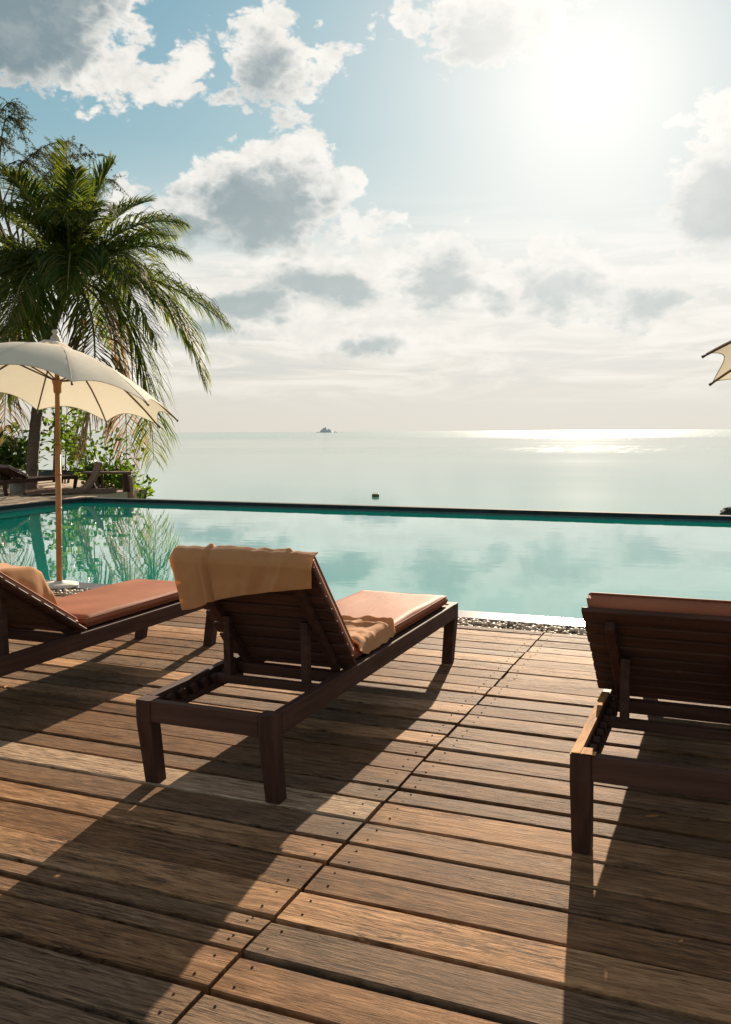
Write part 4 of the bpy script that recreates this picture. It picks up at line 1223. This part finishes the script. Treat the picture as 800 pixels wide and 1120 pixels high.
def rope_rail():
    root = empty('rope_rail', (-16.4, 17.2, 0.03), 'thin dark rope strung between the palm trunk and the bench', 'rope')
    A = Vector((-16.6, 17.05, 0.56)) - Vector((-16.4, 17.2, 0.03)); B = Vector((-13.75, 17.1, 0.50)) - Vector((-16.4, 17.2, 0.03))
    bm = bmesh.new(); add_tube(bm, [A.lerp(B, i / 16) - Vector((0, 0, 0.05 * math.sin(PI * i / 16))) for i in range(17)], 0.012, 6); link('rope', bm, M['rope'], root, True)
    for P_ in (A, B):
        bm = bmesh.new(); add_tube(bm, [(P_.x, P_.y, 0), (P_.x, P_.y, P_.z + 0.03)], [0.035, 0.03], 8); link('post', bm, M['brownwood'], root)
rope_rail()

# ------------------------------------------------------------------ out at sea
def boat():
    tip = Vector((-39.4, 52.6, SEAZ)); ax = (-RV * 1.0 + DV * 0.12).normalized(); sv = Vector((-ax.y, ax.x, 0))
    root = empty('wooden_boat', tip, 'dark slim wooden boat with a raised bow moored beyond the terrace', 'boat')
    bm = bmesh.new(); rings = []
    Lb = 7.5
    for i in range(25):
        t = i / 24; s = t * Lb
        wdt = 0.75 * math.sin(min(1, t * 1.6 + 0.03) * PI / 2) * (1 - 0.35 * max(0, t - 0.7) / 0.3)
        sheer = 0.74 + 0.42 * max(0, 1 - t / 0.42) ** 1.7
        keel = -0.18 + 1.1 * max(0, 1 - t / 0.22) ** 1.6
        keel = min(keel, sheer - 0.07)
        P0 = ax * s
        ring = []
        for q, zq in ((-1, sheer), (-0.8, keel + (sheer - keel) * 0.45), (-0.25, keel), (0.25, keel), (0.8, keel + (sheer - keel) * 0.45), (1, sheer), (0.88, sheer - 0.03), (0.6, keel + (sheer - keel) * 0.45), (-0.6, keel + (sheer - keel) * 0.45), (-0.88, sheer - 0.03)):
            ring.append(P0 + sv * q * wdt + ZV * zq)
        rings.append(ring)
    loft(bm, rings); bmesh.ops.recalc_face_normals(bm, faces=bm.faces)
    link('hull', bm, M['hull'], root)
    bm = bmesh.new()
    for s in (2.6, 4.4, 6.0): add_box(bm, ax * s + ZV * 0.42, (0.25, 1.25, 0.05), Matrix.Rotation(math.atan2(ax.y, ax.x), 4, 'Z'))
    link('thwarts', bm, M['hull'], root)
boat()

def island():
    c = Vector((-1293, 2784, SEAZ))
    root = empty('rocky_island', c, 'tiny grey island on the horizon left of centre', 'island')
    def blobrock(nm, cx, w, h, dp, seed):
        bm = bmesh.new(); nx = 60; ny = 14; g = []
        for j in range(ny + 1):
            row = []
            for i in range(nx + 1):
                x = (i / nx - 0.5) * w; yy = (j / ny - 0.5) * dp
                e = max(0.0, 1 - abs(2 * x / w) ** 1.7) * max(0.0, 1 - abs(2 * yy / dp) ** 2)
                z = h * e ** 0.75 * (0.75 + 0.55 * noise.fractal(Vector((x * 0.07, yy * 0.07, seed)), 1.0, 2.0, 4)) - 0.6
                p = RV * (cx + x) + DV * yy
                row.append(bm.verts.new((p.x, p.y, z)))
            g.append(row)
        for j in range(ny):
            for i in range(nx): bm.faces.new((g[j][i], g[j][i + 1], g[j + 1][i + 1], g[j + 1][i]))
        link(nm, bm, M['island'], root)
    blobrock('main_hill', 0, 48, 19, 40, 1.0)
    blobrock('low_skerry', 31, 22, 5, 14, 4.0)
    blobrock('low_skerry', 55, 14, 2.6, 10, 6.0)
    blobrock('low_skerry', -27, 20, 4, 14, 8.0)
island()

def rock(name, loc, s, mat, label, seed):
    bm = bmesh.new(); bmesh.ops.create_icosphere(bm, subdivisions=4, radius=1.0)
    for v in bm.verts:
        k = 1 + 0.35 * noise.fractal(v.co * 1.3 + Vector((seed, 0, 0)), 1.0, 2.0, 4)
        v.co = Vector((v.co.x * s[0] * k, v.co.y * s[1] * k, v.co.z * s[2] * k))
    o = link(name, bm, mat, None, True); o.location = loc; o.rotation_euler = (0, 0, YAW)
    return tag(o, label, 'rock')
rock('sea_rock', (0.08, 38.6, -1.93), (0.62, 0.5, 0.26), M['rock'], 'dark rounded wet rock breaking the sea at the right edge of the photo', 2.0)
#rock('sea_rock', (-12.6, 38.6, -2.0), (0.30, 0.22, 0.07), M['paleRock'], 'low pale pinkish rock in the sea to the right of the green float', 5.0)
def float_():
    root = empty('mooring_float', (-17.32, 43.31, SEAZ), 'small green rectangular float on the sea beyond the pool rim', 'float', None, YAW)
    bm = bmesh.new(); box_mm(bm, (-0.19, -0.15, -0.06), (0.19, 0.15, 0.14), 0.03, 3)
    link('body', bm, M['float'], root, False)
    bm = bmesh.new(); add_tube(bm, [(-0.12, 0, 0.135), (-0.11, 0, 0.165), (0, 0, 0.175), (0.11, 0, 0.165), (0.12, 0, 0.135)], 0.012, 6); link('handle', bm, M['rope'], root)
float_()
